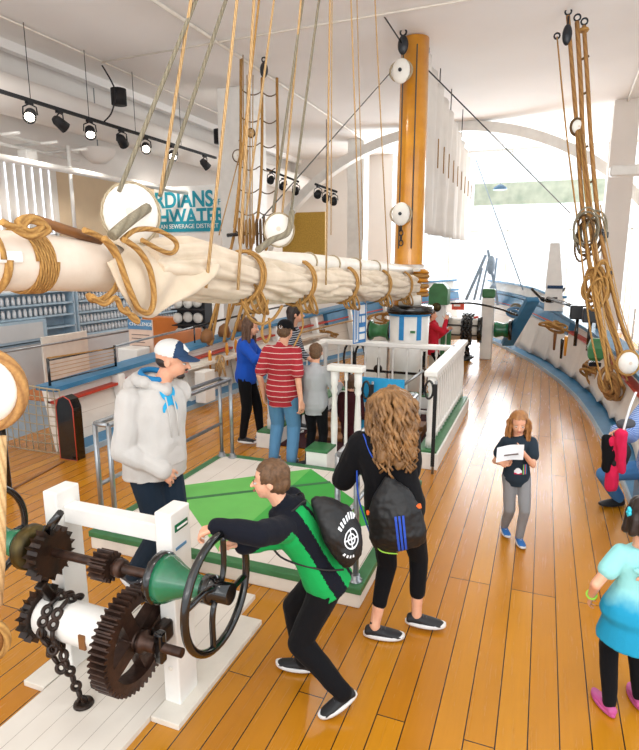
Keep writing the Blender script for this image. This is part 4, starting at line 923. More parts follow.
# starboard rigging
def rr(px,py): return at(px,py,Y=10.25-(py-15)/355*1.95)
thick=[([(568,16),(573,80),(577,130),(583,215),(592,280),(603,340),(611,372)],.03,'left'),([(577,22),(581,90),(583,140),(590,215),(603,290),(618,350),(622,372)],.033,'middle'),([(584,26),(588,90),(591,140),(598,215),(608,270),(622,325),(633,350)],.03,'right')]
for P,r,lb in thick:
    MB().tube(spl([rr(*p) for p in P],5),r,8).build('shroud','rope_thick',label='thick tan starboard shroud rope, %s of three'%lb,cat='rope')
    c=rr(*P[0]); MB().ring(c+V((0,0,.06)),(0,1,0),.045,.014,12,6).build('shackle','brass_hook',label='black shackle at head of %s starboard shroud'%lb,cat='hook')
MB().ring(rr(584,30),(0,0,1),.045,.03,16,6).build('rope_seizing','rope',label='thick rope seizing near the top of the right starboard shroud',cat='rope')
thin=[([(557,38),(567,140),(579,235),(590,330),(604,390)],.012,'leftmost thin starboard line from its own ceiling hook'),([(579,130),(588,220),(601,300),(617,350),(627,380)],.012,'thin line inside the starboard shrouds below white block'),([(583,135),(594,225),(602,300),(609,365)],.01,'second thin line inside the starboard shrouds below white block'),([(600,205),(610,260),(621,310),(637,358)],.009,'rightmost thin starboard line beside the column'),([(584,220),(593,300),(612,390)],.012,'thin tan line falling to the rope heap on starboard rail'),([(590,262),(600,320),(622,385)],.02,'lower tan tackle rope, left of starboard group'),([(598,262),(609,310),(628,372)],.02,'lower tan tackle rope, middle of starboard group'),([(606,262),(618,312),(632,352)],.02,'lower tan tackle rope, right of starboard group'),([(594,275),(602,330),(607,380)],.02,'lower tan tackle rope by the green bollard')]
for P,r,lb in thin: MB().tube(spl([rr(*p)+V((0,-.05,0)) for p in P],5),r,7).build('rope','rope' if r>.011 else 'rope_light',label=lb,cat='rope')
c=rr(577,127); block(c,.09,(.5,-.8,0),'white block high in the starboard shrouds',sm='rope_dark',sr=.02)
c=rr(567,36)+V((0,-.05,0)); b=thing('rope_block','black pulley block hung at ceiling beside starboard shrouds','pulley',c); MB().sphere(c,(.07,.06,.15)).build('shell','block_black',b); MB().cyl(c,c+V((0,0,.25)),.015,n=6).build('hook','brass_hook',b)
c=rr(557,36); MB().ring(c,(0,1,0),.04,.014,12,6).build('hook','brass_hook',label='small black ceiling hook of the leftmost thin starboard line',cat='hook')
for i,(x,y) in enumerate(((585,95),(584,60),(583,150),(588,185))): MB().bar(rr(x-4,y),rr(x+5,y-4),.03,.03).build('ratline_knot','rope_dark',label='short brown ratline stub %s up the starboard shrouds'%['third','fourth','second','lowest'][i],cat='rope')
c=at(628,363,Y=8.2); block(c,.13,(.3,-.9,.1),'big white deadeye block at foot of starboard shrouds',sm='rope',sr=.018)
hank(rr(588,238),'grey brown hank of rope hung in starboard shrouds',10,('rope_dark','rope_grey'),.16,.32,.015,ax=(.2,1,0),seed=3)
hank(rr(597,285),'tan rope hank tied below the grey one in starboard shrouds',9,'rope',.12,.25,.02,ax=(.2,1,0),seed=5)
hank(at(598,372,X=1.0),'large golden rope heap hung over the starboard rail',16,('rope','rope_thick'),.2,.22,.024,ax=(.6,.6,.5),seed=8)
hank(at(615,385,X=1.05),'brown rope hank just right of the golden heap',6,'rope_thick',.14,.2,.03,ax=(.6,.6,.2),seed=9)
hank(at(556,327,Y=11.8),'pile of tan rope on the starboard rail beside the anchor',9,'rope',.22,.14,.02,ax=(.3,.3,1),seed=6)
for i,(x,y) in enumerate(((600,232),(605,235),(609,274))): c=rr(x,y); MB().box(c,(.09,.06,.09),None,.015).build('fairlead','block_black',label='small black fairlead on starboard lines, %s'%['left','middle','lowest'][i],cat='fitting')
for i,(x,y) in enumerate(((555,337),(562,345),(566,342))): p=at(x,y,Y=[11.6,11.2,11.0][i]); MB().lathe(p+V((0,0,-.25)),(0,0,1),[(0,.02),(.3,.03),(.36,.03)],8).build('belaying_pin',['brown_wood','gloss_black','varnished_wood'][i],label='%s belaying pin hanging below the starboard rope pile'%['brown','black','golden'][i],cat='pin')
# white canvas jib with reef points
a,b,c,d=at(422,62,X=XC),at(476,172,X=XC),at(473,246,X=XC),at(423,236,X=XC)
a=V((XC,10.9,6.0)); b=V((XC,17.6,5.2)); c=V((XC,17.8,2.95)); d=V((XC,11.0,2.9))
m=MB(); rows=[]
for i in range(41):
    u=i/40; r=[]
    for j in range(17):
        v=j/16; p=a.lerp(b,u).lerp(d.lerp(c,u),v); p.x+=.12*math.sin(u*26)*v*.5+.05*math.sin(u*60+v*3); r.append(m.bm.verts.new(p))
    rows.append(r)
for A,B in zip(rows,rows[1:]):
    for j in range(16): m.face([A[j],B[j],B[j+1],A[j+1]],None,True)
t=m.build('hanging_sail','canvas_white',label='white hanging canvas sail with reef ties right of the mast',cat='sail'); t.modifiers.new('s','SOLIDIFY').thickness=.015
for i in range(9):
    u=(i+1)/10; p=a.lerp(d,.42).lerp(b.lerp(c,.35),u)+V((.13,0,0)); MB().tube([p,p+V((0,.02,-.55+.2*u))],.012,5).build('reef_tie','rope',t)
for i in range(4):
    u=(.02,.2,.42,.7)[i]; p=a.lerp(b,u); MB().cyl(p,V((p.x,p.y,CEIL)),.012,n=5).build('sail_hanger','brass_hook',label='short black wire holding the hanging sail, %s from the mast'%['first','second','third','fourth'][i],cat='hook')
# tapered upright board and bow gear
p,q=at(555,243,Y=14),at(554,303,Y=14)
t=thing('upright_board','tall tapering white board standing beyond the starboard rail with dark band','board',V((q.x,14,.0)))
m=MB(); m.rings([[V((q.x+(p.x-q.x)*u+sx*w,14+sy*.04,1.27+(p.z-1.27)*u)) for sx,sy in ((-1,-1),(1,-1),(1,1),(-1,1))] for u,w in ((0,.2),(.45,.17),(1,.1))],smooth=False); m.build('blade','white_paint',t)
z=at(555,287,Y=14).z; MB().b2(q.x-.165,q.x+.165,13.94,14.06,z-.035,z+.035).build('dark_band','cap_navy',t)
t=thing('bow_gear','blue grey timber and tackle frame standing up behind the bow rail','frame',(-1.9,17.8,2))
for x0,y0,x1,y1,r in ((486,255,466,300,.05),(482,268,474,300,.04),(488,250,498,305,.045),(488,262,480,300,.03),(497,258,492,300,.03)):
    MB().bar(at(x0,y0,Y=17.8),at(x1,y1,Y=17.8),r*1.6,r*1.6).build('strut','glare_hazed_blue',t)
MB().sphere(at(491,265,Y=17.7),(.12,.1,.28)).build('tackle_block','glare_hazed_blue',t); MB().sphere(at(493,290,Y=17.7),(.1,.1,.2)).build('tackle_block','glare_hazed_blue',t)
hank(at(517,311,Y=15.6),'grey blue bundle of tackle at the bow end of starboard rail',6,('rope_grey','slate_blue'),.2,.16,.03,ax=(.4,.7,.3),seed=11)
# ================================================================ PEOPLE
class Blob:
    def __init__(s): s.bm=bmesh.new()
    def cap(s,a,b,r0,r1=None,n=12):
        a,b=V(a),V(b); r1=r0 if r1 is None else r1; d=(b-a); L=d.length
        if L<1e-5: return s.ell(a,(r0,)*3)
        d/=L; x,y=frame(d); R=[]
        for k in range(4): t=(k+.35)/4.35*pi/2; R.append((a-d*r0*math.cos(t),r0*math.sin(t)))
        R.append((a,r0)); R.append((a.lerp(b,.5),(r0+r1)/2)); R.append((b,r1))
        for k in range(3,-1,-1): t=(k+.35)/4.35*pi/2; R.append((b+d*r1*math.cos(t),r1*math.sin(t)))
        return s.rings([[c+(x*math.cos(q)+y*math.sin(q))*r for q in [2*pi*j/n for j in range(n)]] for c,r in R])
    def rings(s,R):
        vr=[[s.bm.verts.new(p) for p in r] for r in R]; n=len(R[0])
        for a,b in zip(vr,vr[1:]):
            for j in range(n): s.bm.faces.new([a[j],a[(j+1)%n],b[(j+1)%n],b[j]])
        s.bm.faces.new(vr[0][::-1]); s.bm.faces.new(vr[-1]); return s
    def ell(s,c,r,m=None):
        t=bmesh.new(); bmesh.ops.create_uvsphere(t,u_segments=20,v_segments=14,radius=1)
        mm=Matrix.Translation(c)@(m.to_4x4() if m is not None else Matrix())@Matrix.Diagonal((*r,1)); vm={v:s.bm.verts.new(mm@v.co) for v in t.verts}
        for f in t.faces: s.bm.faces.new([vm[v] for v in f.verts])
        t.free(); return s
    def loft(s,secs,n=24):
        """secs: (center, rightvec, fwdvec, a, b)"""
        R=[]
        for c,r,f,a,b in secs: R.append([c+r*math.cos(q)*a+f*math.sin(q)*b for q in [2*pi*j/n for j in range(n)]])
        return s.rings(R)
    def build(s,name,mats,parent,voxel=.01,smooth=2,disp=None,matfn=None,label=None,cut=None,extra=None):
        bmesh.ops.recalc_face_normals(s.bm,faces=s.bm.faces)
        me=bpy.data.meshes.new('tmp'); s.bm.to_mesh(me); s.bm.free(); o=bpy.data.objects.new('tmp',me); COL.objects.link(o)
        r=o.modifiers.new('r','REMESH'); r.mode='VOXEL'; r.voxel_size=voxel
        if smooth: q=o.modifiers.new('s','SMOOTH'); q.factor=.5; q.iterations=smooth
        bpy.context.view_layer.update(); e=o.evaluated_get(bpy.context.evaluated_depsgraph_get()); nm=bpy.data.meshes.new_from_object(e)
        bpy.data.objects.remove(o); bpy.data.meshes.remove(me)
        bm=bmesh.new(); bm.from_mesh(nm); bm.normal_update()
        if disp:
            mv=[(v,v.normal*disp(v.co,v.normal)) for v in bm.verts]
            for v,d in mv: v.co+=d
        if cut:
            kill=[f for f in bm.faces if cut(f.calc_center_median())]; bmesh.ops.delete(bm,geom=kill,context='FACES')
        for f in bm.faces:
            f.smooth=True
            if matfn: f.material_index=matfn(f.calc_center_median(),f.normal)
        if extra is not None:
            t=bpy.data.meshes.new('x'); extra.bm.to_mesh(t); extra.bm.free(); bm.from_mesh(t); bpy.data.meshes.remove(t)
        off=V((0,0,0)); p=parent
        while p is not None: off+=p.location; p=p.parent
        bmesh.ops.translate(bm,vec=-off,verts=bm.verts); nm.clear_geometry(); nm.materials.clear(); bm.to_mesh(nm); bm.free(); nm.name=name
        for m in (mats if isinstance(mats,(list,tuple)) else [mats]): nm.materials.append(MATS[m])
        ob=bpy.data.objects.new(name,nm); link(ob,parent)
        if label: ob['label']=label
        return ob
def ik(a,t,l1,l2,pole):
    a,t=V(a),V(t); d=t-a; L=min(d.length,(l1+l2)*.995); d.normalize(); t=a+d*L
    x=(l1*l1-l2*l2+L*L)/(2*L); h=math.sqrt(max(0,l1*l1-x*x)); p=V(pole); p=(p-d*p.dot(d)); p.normalize() if p.length>1e-5 else None
    return a+d*x+p*h,t
def folds(am,sc,seed):
    def f(co,n): 
        q=V((co.x*sc,co.y*sc,co.z*sc*.45+seed)); return am*(noise.noise(q)+.5*noise.noise(q*2.3))
    return f
def hand(B,w,d,n,s,sz,curl=.5,thumb=1,spread=1.0):
    """palm from wrist w along d, palm normal n, s = side of the thumb"""
    d=d.normalized(); n=(n-d*n.dot(d)).normalized(); s=d.cross(n)*thumb
    L=sz; k=L*.5
    for u in (-.17,0,.17): B.cap(w+s*u*L*.6,w+d*k*.95+s*u*L*1.15,L*.095,L*.085,8)
    for i,(u,fl) in enumerate(((.29,.42),(.1,.47),(-.1,.43),(-.29,.33))):
        p=w+d*k+s*u*L*.78; dd=(d+s*u*.35*spread).normalized(); ang=curl*(.5+.08*i)
        r=L*.052
        for q in range(3):
            e=p+(dd*math.cos(ang)+n*math.sin(ang))*fl*L*(.42,.32,.26)[q]; B.cap(p,e,r,r*.92,8); p=e; ang+=curl*.75; r*=.93
    p=w+d*L*.12+s*L*.15; dd=(d*.6+s*.75+n*.25).normalized()
    for q in range(3):
        e=p+dd*L*(.24,.2,.15)[q]; B.cap(p,e,L*.07*(1-.1*q),L*.06*(1-.1*q),8); p=e; dd=(dd+d*.35*(1-curl*.3)+n*.35*curl).normalized()
def shoe(par,ank,toe,h,mat,sole='sole_white',lift=0,L=None):
    """ank = ankle point, toe = unit heading; lift = pitch of the foot (heel up)"""
    L=L or h*.152; toe=V(toe).normalized(); up=V((0,0,1)); side_=toe.cross(up).normalized(); up=side_.cross(toe).normalized()
    heel=V(ank)-up*h*.045-toe*L*.24; W=L*.19
    B=Blob()
    def sec(u,w,zc,hh): c=heel+toe*L*u+up*zc; return (c,side_,up,w,hh)
    B.loft([sec(-.02,W*.5,L*.12,L*.06),sec(.02,W*.75,L*.14,L*.12),sec(.2,W*.82,L*.16,L*.155),sec(.42,W*.9,L*.13,L*.13),sec(.65,W*1.02,L*.1,L*.1),sec(.85,W*.9,L*.08,L*.075),sec(.98,W*.5,L*.065,L*.045)],16)
    B.cap(heel+toe*L*.22+up*L*.2,heel+toe*L*.22+up*L*.33,W*.68,W*.62)
    o=B.build('shoe',mat,par,.006 if L>.2 else .005,2)
    B=Blob(); n=16; R=[]
    for z in (0,.035,.07,.095):
        R.append([heel+toe*L*(.48+.54*math.cos(q))+side_*W*(1.06 if z<.08 else 1.0)*math.sin(q)*(1+.12*math.cos(q))+up*L*(z+ (.03*max(0,math.cos(q))**3)) for q in [2*pi*j/24 for j in range(24)]])
    m=MB(); m.rings(R); m.build('sole',sole,o)
    m=MB()
    for k in range(4):
        c=heel+toe*L*(.42+.09*k)+up*L*(.27-.045*k); m.tube([c-side_*W*.42-up*L*.02,c+up*L*.015,c+side_*W*.42-up*L*.02],L*.014,5)
    m.build('laces','sole_white' if mat!='shoe_black' else 'shoe_grey',o)
    return o
def face(par,hc,f,u,r,hs,iris='iris',brow='hair_brown'):
    for s in (-1,1):
        e=hc+f*hs*.362+r*s*hs*.145+u*hs*.0
        R=Matrix((r,f,u)).transposed()
        ey=MB().sphere(e,(hs*.058,hs*.05,hs*.026),R,12,8).build('eye','eye_white',par)
        MB().sphere(e+f*hs*.036,(hs*.03,hs*.018,hs*.024),R,10,6).build('iris',iris,ey)
        MB().tube([e+u*hs*.07-r*hs*.07*1+f*hs*.03,e+u*hs*.095+f*hs*.045,e+u*hs*.075+r*hs*.07+f*hs*.025],hs*.015,6,flat=.6).build('eyebrow',brow,par)
    c=hc+f*hs*.437-u*hs*.235
    MB().tube([c-r*hs*.095-f*hs*.03,c-r*hs*.03+u*hs*.008+f*hs*.012,c+r*hs*.03+u*hs*.008+f*hs*.012,c+r*hs*.095-f*hs*.03],[hs*.008,hs*.022,hs*.022,hs*.008],8).build('lips','lips',par)
def person(label,P):
    """P: dict of world positions"""
    h=P['h']; hs=P.get('hs',h*.132); f=V(P['fwd']).normalized(); pel=V(P['pel']); nk=V(P['neck']); vx=P.get('vx',.0085)
    root=thing('person',label,'person',(pel.x,pel.y,P.get('base',0)),P.get('group')); bulk=P.get('bulk',1)
    ax=(nk-pel).normalized(); f=(f-ax*f.dot(ax)).normalized(); r=f.cross(ax).normalized()
    cf=V(P.get('cfwd',P['fwd'])); cf=(cf-ax*cf.dot(ax)).normalized(); cr=cf.cross(ax).normalized()
    T=(nk-pel).length
    hf=V(P.get('hfwd',P['fwd'])).normalized(); hu=V(P.get('hup',(0,0,1))); hu=(hu-hf*hu.dot(hf)).normalized(); hr=hf.cross(hu).normalized()
    hc=V(P['head']); sw=P.get('sw',h*.095)*.9
    sh={s:nk-ax*h*.035+cr*s*sw for s in (-1,1)}
    hp={s:pel+r*s*h*.05-ax*h*.01 for s in (-1,1)}
    arms={}; legs={}
    for s,k in ((-1,'l'),(1,'r')):
        w=P[k+'hand']; el,w=ik(sh[s],w,h*.17,h*.15,P.get(k+'el',-cf*.5-V((0,0,1))+cr*s*.15)); arms[s]=(sh[s],el,w)
        a=P[k+'foot']; kn,a=ik(hp[s],a,h*.245,h*.235,P.get(k+'kn',f)); legs[s]=(hp[s],kn,a)
    def torso(B,inf,t0,t1,tails=0,flare=0):
        prof=[(-.2,.070,.062),(-.08,.092,.072),(.05,.096,.072),(.2,.090,.064),(.38,.080,.058),(.55,.086,.062),(.72,.097,.067),(.86,.098,.060),(.95,.080,.050),(1.02,.045,.040)]
        S=[]; hy=h*bulk
        fb=P.get('belly',0)
        for t,a,b in prof:
            if t<t0-.01 or t>t1: continue
            rr=(r*(1-t)+cr*t).normalized(); ff=ax.cross(rr).normalized(); ff=ff if ff.dot(f)>0 else -ff
            fl=1+flare*max(0,.45-t); c=pel+ax*T*t+ff*h*fb*max(0,1-abs(t-.35)*2.5)*.5
            S.append((c,rr,ff,(a*hy+inf)*fl,(b*hy+inf+h*fb*max(0,1-abs(t-.35)*2.5)*.5)*fl))
        if tails: c,rr,ff,a,b=S[0]; S.insert(0,(c-ax*tails,rr,ff,a*1.03+flare*.02,b*1.03+flare*.02))
        B.loft(S)
    # ---- body
    B=Blob(); torso(B,-.012*h/1.7,-.2,1.1)
    for s in (-1,1):
        a,e,w=arms[s]; B.cap(a,e,h*.027,h*.022); B.cap(e,w,h*.0225,h*.0155); B.cap(nk-ax*h*.03,a,h*.03,h*.028)
        hh=P.get('hand'+('l' if s<0 else 'r'),{}); d=V(hh.get('d',(w-e))); n=V(hh.get('n',pel-w)); 
        hand(B,w,d,n,None,h*.105,hh.get('curl',.55),hh.get('th',s),hh.get('spread',1))
        a,k,e=legs[s]; B.cap(a,k,h*.043,h*.029); B.cap(k,k.lerp(e,.35),h*.029,h*.030); B.cap(k.lerp(e,.35),e,h*.029,h*.020); B.cap(e,e-V((0,0,h*.012)),h*.022,h*.022)
    nb=hc-hu*hs*.28-hf*hs*.05; B.cap(nk-ax*h*.03,nb,hs*.235,hs*.235)
    R=Matrix((hr,hf,hu)).transposed()
    B.ell(hc+hu*hs*.12-hf*hs*.05,(hs*.335,hs*.425,hs*.37),R); B.ell(hc-hu*hs*.12+hf*hs*.1,(hs*.27,hs*.32,hs*.34),R); B.ell(hc-hu*hs*.34+hf*hs*.24,(hs*.13,hs*.12,hs*.11),R)
    B.cap(hc+hf*hs*.4+hu*hs*.03,hc+hf*hs*.485-hu*hs*.09,hs*.035,hs*.05); B.ell(hc+hf*hs*.49-hu*hs*.105,(hs*.07,hs*.055,hs*.045),R)
    for s in (-1,1): B.ell(hc+hr*s*hs*.345-hf*hs*.04-hu*hs*.04,(hs*.035,hs*.085,hs*.12),R)
    body=B.build('body',['skin'],root,P.get('bvx',.0065 if h>1.5 else .0055),2)
    face(root,hc,hf,hu,hr,hs,brow=P.get('brow','hair_brown'))
    root_info=dict(root=root,hc=hc,hf=hf,hu=hu,hr=hr,hs=hs,f=f,r=r,ax=ax,cf=cf,cr=cr,pel=pel,nk=nk,T=T,arms=arms,legs=legs,h=h,R=R,torso=torso,vx=vx)
    # ---- trousers
    if P.get('pants'):
        B=Blob(); torso(B,.006,-.2,.3)
        fit=P.get('pfit',1); pl=P.get('plen',1)
        for s in (-1,1):
            a,k,e=legs[s]; e=k.lerp(e,pl); B.cap(a,k,h*.056*fit**.5,h*.040*fit); B.cap(k,e,h*.040*fit,h*(.029 if pl>.9 else .031)*fit)
        ob=B.build('trousers',P['pants'],root,vx,2,folds(.006*P.get('pfold',1),9,h*3))
    # ---- top
    if P.get('top'):
        B=Blob(); sl=P.get('sleeve',1); inf=P.get('tinf',.012); lo=P.get('hem',-.08)
        torso(B,inf,lo,1.03,P.get('tails',0),P.get('flare',0)); sr=P.get('sfit',1)
        for s in (-1,1):
            a,e,w=arms[s]; B.cap(nk-ax*h*.03,a,h*.036+inf*.4,h*.036+inf*.4)
            if sl<=.5: B.cap(a,a.lerp(e,sl*2),h*.038*sr+inf*.5,h*.038*sr+inf*.4)
            else:
                B.cap(a,e,h*.036*sr+inf*.4,h*.031*sr+inf*.4); q=e.lerp(w,(sl-.5)*2); B.cap(e,q,h*.030*sr+inf*.4,h*.023*sr+inf*.35)
        if P.get('collar',1): B.cap(nk-ax*h*.012,nk+ax*h*.0+V((0,0,h*.008)),h*.045,h*.040)
        ob=B.build('top',P['top'],root,vx,P.get('tsm',3),folds(.010*P.get('tfold',1)*h/1.7,8,h),P.get('tmat'))
        ob.name=P.get('topname','shirt'); 
    for s,k in ((-1,'l'),(1,'r')):
        if P.get('shoe'):
            a=legs[s][2]; shoe(root,a,P.get(k+'toe',f*1.0),h,P['shoe'],P.get('sole','sole_white'))
    return root_info
def cap_hair(I,mat,drop=0,front=.25,thick=1.0,name='hair',vol=1.0,extra=None,back=0,dsp=.004,sidelen=0):
    hc,hf,hu,hr,hs,R=[I[k] for k in('hc','hf','hu','hr','hs','R')]
    B=Blob(); B.ell(hc+hu*hs*.17-hf*hs*.09,(hs*.375*vol,hs*.45*vol,hs*.39*vol),R)
    B.ell(hc-hu*hs*.05-hf*hs*.2,(hs*.34*vol,hs*.32*vol,hs*.33),R)
    if drop:
        for s in (-1,-.5,0,.5,1): B.cap(hc+hr*s*hs*.28-hf*hs*.24,hc+hr*s*hs*.32*vol-hf*hs*.3-V((0,0,drop*(1-.12*abs(s)))),hs*.19*vol,hs*.14*vol)
    if sidelen:
        for s in (-1,1): B.cap(hc+hr*s*hs*.32+hf*hs*.02+hu*hs*.1,hc+hr*s*hs*.4+hf*hs*.02-V((0,0,sidelen)),hs*.12*vol,hs*.1*vol)
    def ct(c):
        d=c-hc; return d.dot(hf)>hs*front and d.dot(hu)<hs*(.34) and abs(d.dot(hr))<hs*.33
    return B.build(name,mat,I['root'],.008,2,lambda co,n: dsp*2*noise.noise(V((co.x*45,co.y*45,co.z*12))),cut=ct,extra=extra)
from mathutils.bvhtree import BVHTree
def decal(name,mat,parent,targets,o,right,up_,strips,label=None,off=.004,th=.004):
    """strips: lists of (x,y) outline pairs [(p,q),...] laid on the surface of the targets"""
    right=V(right).normalized(); up_=(V(up_)-right*right.dot(V(up_))).normalized(); nn=right.cross(up_); vs=[];fs=[]
    for t in targets:
        w=V((0,0,0)); p=t
        while p is not None: w+=p.location; p=p.parent
        b=len(vs); vs+=[v.co+w for v in t.data.vertices]; fs+=[[b+i for i in f.vertices] for f in t.data.polygons]
    T=BVHTree.FromPolygons(vs,fs); m=MB()
    def pr(p):
        q=V(o)+right*p[0]+up_*p[1]; h=T.ray_cast(q+nn*.5,-nn)[0]; return (h if h is not None else q)+nn*off
    for st in strips:
        P=[(pr(a),pr(b)) for a,b in st]
        for (a,b),(c,d) in zip(P,P[1:]): m.prism([a,b,d,c],nn*th)
    return m.build(name,mat,parent,label=label)
def arcs(cx,cy,r,a0,a1,w0,w1,n=14):
    o=[]
    for i in range(n+1):
        u=i/n; a=a0+(a1-a0)*u; w=w0+(w1-w0)*math.sin(pi*u); o.append(((cx+(r-w/2)*math.cos(a),cy+(r-w/2)*math.sin(a)),(cx+(r+w/2)*math.cos(a),cy+(r+w/2)*math.sin(a))))
    return o
def line(x0,y0,x1,y1,w,n=4):
    dx,dy=x1-x0,y1-y0; L=math.hypot(dx,dy); nx,ny=-dy/L*w/2,dx/L*w/2
    return [((x0+dx*i/n+nx,y0+dy*i/n+ny),(x0+dx*i/n-nx,y0+dy*i/n-ny)) for i in range(n+1)]
F_IMG_R=V((math.cos(YAW),math.sin(YAW),0))   # heading towards the right of the photograph
F_AWAY=V((-math.sin(YAW),math.cos(YAW),0))
def Wd(a,b): return (F_IMG_R*a+F_AWAY*b).normalized()
# ---- 1 man in grey hoodie
c=V((-2.42,3.12,0))
I=person('man in grey hoodie and mesh baseball cap looking right behind the windlass',dict(h=1.88,fwd=Wd(1,-.75),hfwd=(F_IMG_R+V((0,0,-.22))),pel=c+V((-.03,0,1.0)),neck=c+V((0,.0,1.55)),head=c+V((.13,.04,1.74)),bulk=1.08,belly=.03,sw=.22,
  handr=dict(d=(.3,.6,-.6),n=(-1,0,0)),rhand=at(161,470,Y=2.98),lhand=c+V((-.06,.2,1.02)),rel=V((-1,-.55,.1)),lel=V((-.9,.3,-.3)),rfoot=V((-2.62,3.02,.17)),lfoot=V((-2.26,3.08,.09)),rtoe=(.9,.1,-.45),ltoe=Wd(1,-.2),rkn=V((1,0,0)),pants='jeans_dark',top='hoodie',topname='hoodie',tinf=.038,hem=-.08,tails=.02,sfit=1.2,tfold=1.5,shoe='shoe_grey',pfit=1.12,brow='hair_dark'))
R_=I['root']; hc,hf,hu,hr,hs,cf,cr,nk=[I[k] for k in('hc','hf','hu','hr','hs','cf','cr','nk')]
B=Blob()
for k in range(9):
    a=pi*(.02+.96*k/8)+pi; p0=nk+cr*math.cos(a)*.105+cf*(math.sin(a)*.12+.0)+V((0,0,.055)); a2=pi*(.02+.96*(k+1)/8)+pi; p1=nk+cr*math.cos(a2)*.105+cf*(math.sin(a2)*.12)+V((0,0,.055))
    B.cap(p0,p1,.045,.045)
B.cap(nk+cr*.105+V((0,0,.055)),nk+cf*.12+V((0,0,.0)),.045,.04); B.cap(nk-cr*.105+V((0,0,.055)),nk+cf*.12+V((0,0,.0)),.045,.04); B.ell(nk-cf*.16-V((0,0,.03)),(.13,.09,.1))
B.build('hood','hoodie',R_,.009,4,folds(.006,12,3))
MB().ring(nk+V((0,0,.09)),(cf*.3+V((0,0,1))),.082,.02,24,8).build('collar_lining','teal_blue',R_,label='blue hood lining')
for s in (-1,1):
    p=nk+cf*.155+cr*s*.03+V((0,0,-.03)); MB().tube([p,p+V((0,0,-.12))+cf*.035,p+V((0,0,-.27))+cf*.045],.005,6).build('drawstring','hoodie',R_)
# chest emblem
U=V((0,0,1)); tp=[o for o in R_.children if o.name.startswith('hoodie')]
EN=Wd(.62,-.8); ER=U.cross(EN); e0=at(182,406,Y=2.98)
decal('chest_emblem','logo_cyan',R_,tp,e0,-ER if ER.dot(F_IMG_R)<0 else ER,U,[arcs(0,.064,.052,pi*.95,pi*2.05,.012,.034),arcs(0,-.064,.052,-.05*pi,1.05*pi,.012,.034),arcs(0,0,.022,0,2*pi,.007,.007)],label='bright blue emblem of two interlocking curves')
# kangaroo pocket
B=Blob(); pk=I['pel']+I['ax']*.13+I['f']*.17; B.loft([(pk-U*.09,cr,cf,.13,.03),(pk,cr,cf,.12,.035),(pk+U*.1,cr,cf,.085,.03)]); B.build('pocket','hoodie',R_,.009,3)
# cap
B=Blob(); B.ell(hc+hu*hs*.22-hf*hs*.06,(hs*.385,hs*.46,hs*.36),I['R']); cp=B.build('cap',['cap_white','cap_navy'],R_,.007,2,None,lambda c,n:1 if (c-hc).dot(hf)>hs*.08 else 0,label='baseball cap with white mesh back',cut=lambda c:(c-hc).dot(hu)<hs*.14)
m=MB(); rows=[]
for i in range(13):
    a=-1.15+2.3*i/12; d=hf*math.cos(a)+hr*math.sin(a); base=hc+hu*hs*.19-hf*hs*.06+hf*math.cos(a)*hs*.44+hr*math.sin(a)*hs*.37
    rows.append([base,base+hf*hs*.36*math.cos(a*.9)**.7-hu*hs*(.05+.05*abs(math.sin(a)))])
for (a_,b_),(c_,d_) in zip(rows,rows[1:]): m.prism([a_,b_,d_,c_],hu*.007)
m.build('cap_peak','cap_navy',cp)
b0=hc+hu*hs*.40+hf*hs*.30+hr*hs*.12
m=MB(); m.prism([b0+V((0,0,0)),b0+hu*.035-hf*.01,b0+hf*.035-hu*.005,b0+hf*.03-hu*.015],hr*.02); m.build('cap_badge','cap_white',cp)
B=Blob(); B.ell(hc-hu*hs*.05-hf*hs*.17,(hs*.325,hs*.27,hs*.2),I['R']); B.build('hair','hair_dark',R_,.008,2)
B=Blob(); B.ell(hc-hu*hs*.37+hf*hs*.28,(hs*.15,hs*.13,hs*.1),I['R']); B.cap(hc+hf*hs*.43-hu*hs*.17-hr*hs*.1,hc+hf*hs*.43-hu*hs*.17+hr*hs*.1,hs*.03,hs*.03); B.build('beard','hair_dark',R_,.006,1,lambda co,n:.002*noise.noise(co*120))
# ---- 2 man in red striped shirt
c=V((-2.74,5.86,0))
I=person('man in red striped polo shirt, blue jeans and black cap, seen from behind',dict(h=1.74,fwd=Wd(.25,1),hfwd=Wd(.55,1)+V((0,0,-.2)),pel=c+V((0,0,.9)),neck=c+V((0,0,1.43)),head=c+V((.04,.03,1.61)),bulk=1.1,belly=.02,sw=.178,
  lhand=c+V((-.24,.0,.86)),rhand=c+V((.27,-.08,.8)),lfoot=c+V((-.13,0,.09)),rfoot=c+V((.12,-.02,.09)),lel=V((-.3,-.8,0)),rel=V((.3,-.8,0)),pants='jeans',pfit=1.2,top='red_stripes',tinf=.02,hem=-.2,tails=.05,sleeve=.4,sfit=1.0,shoe='shoe_grey',topname='polo_shirt'))
hc,hf,hu,hr,hs=[I[k] for k in('hc','hf','hu','hr','hs')]
cap_hair(I,'hair_short')
B=Blob(); B.ell(hc+hu*hs*.22-hf*hs*.07,(hs*.40,hs*.475,hs*.36),I['R']); cp=B.build('cap','black_cloth',I['root'],.007,2,label='black baseball cap',cut=lambda c:(c-hc).dot(hu)<hs*.08)
m=MB(); m.prism([hc+hu*hs*.15+hf*hs*.35-hr*hs*.3,hc+hu*hs*.15+hf*hs*.35+hr*hs*.3,hc+hu*hs*.05+hf*hs*.75+hr*hs*.18,hc+hu*hs*.05+hf*hs*.75-hr*hs*.18],hu*.008); m.build('cap_peak','black_cloth',cp)
MB().ring(hc-hf*hs*.52+hu*hs*.15,hf,.018,.004,16,5).build('cap_buckle','sole_white',cp)
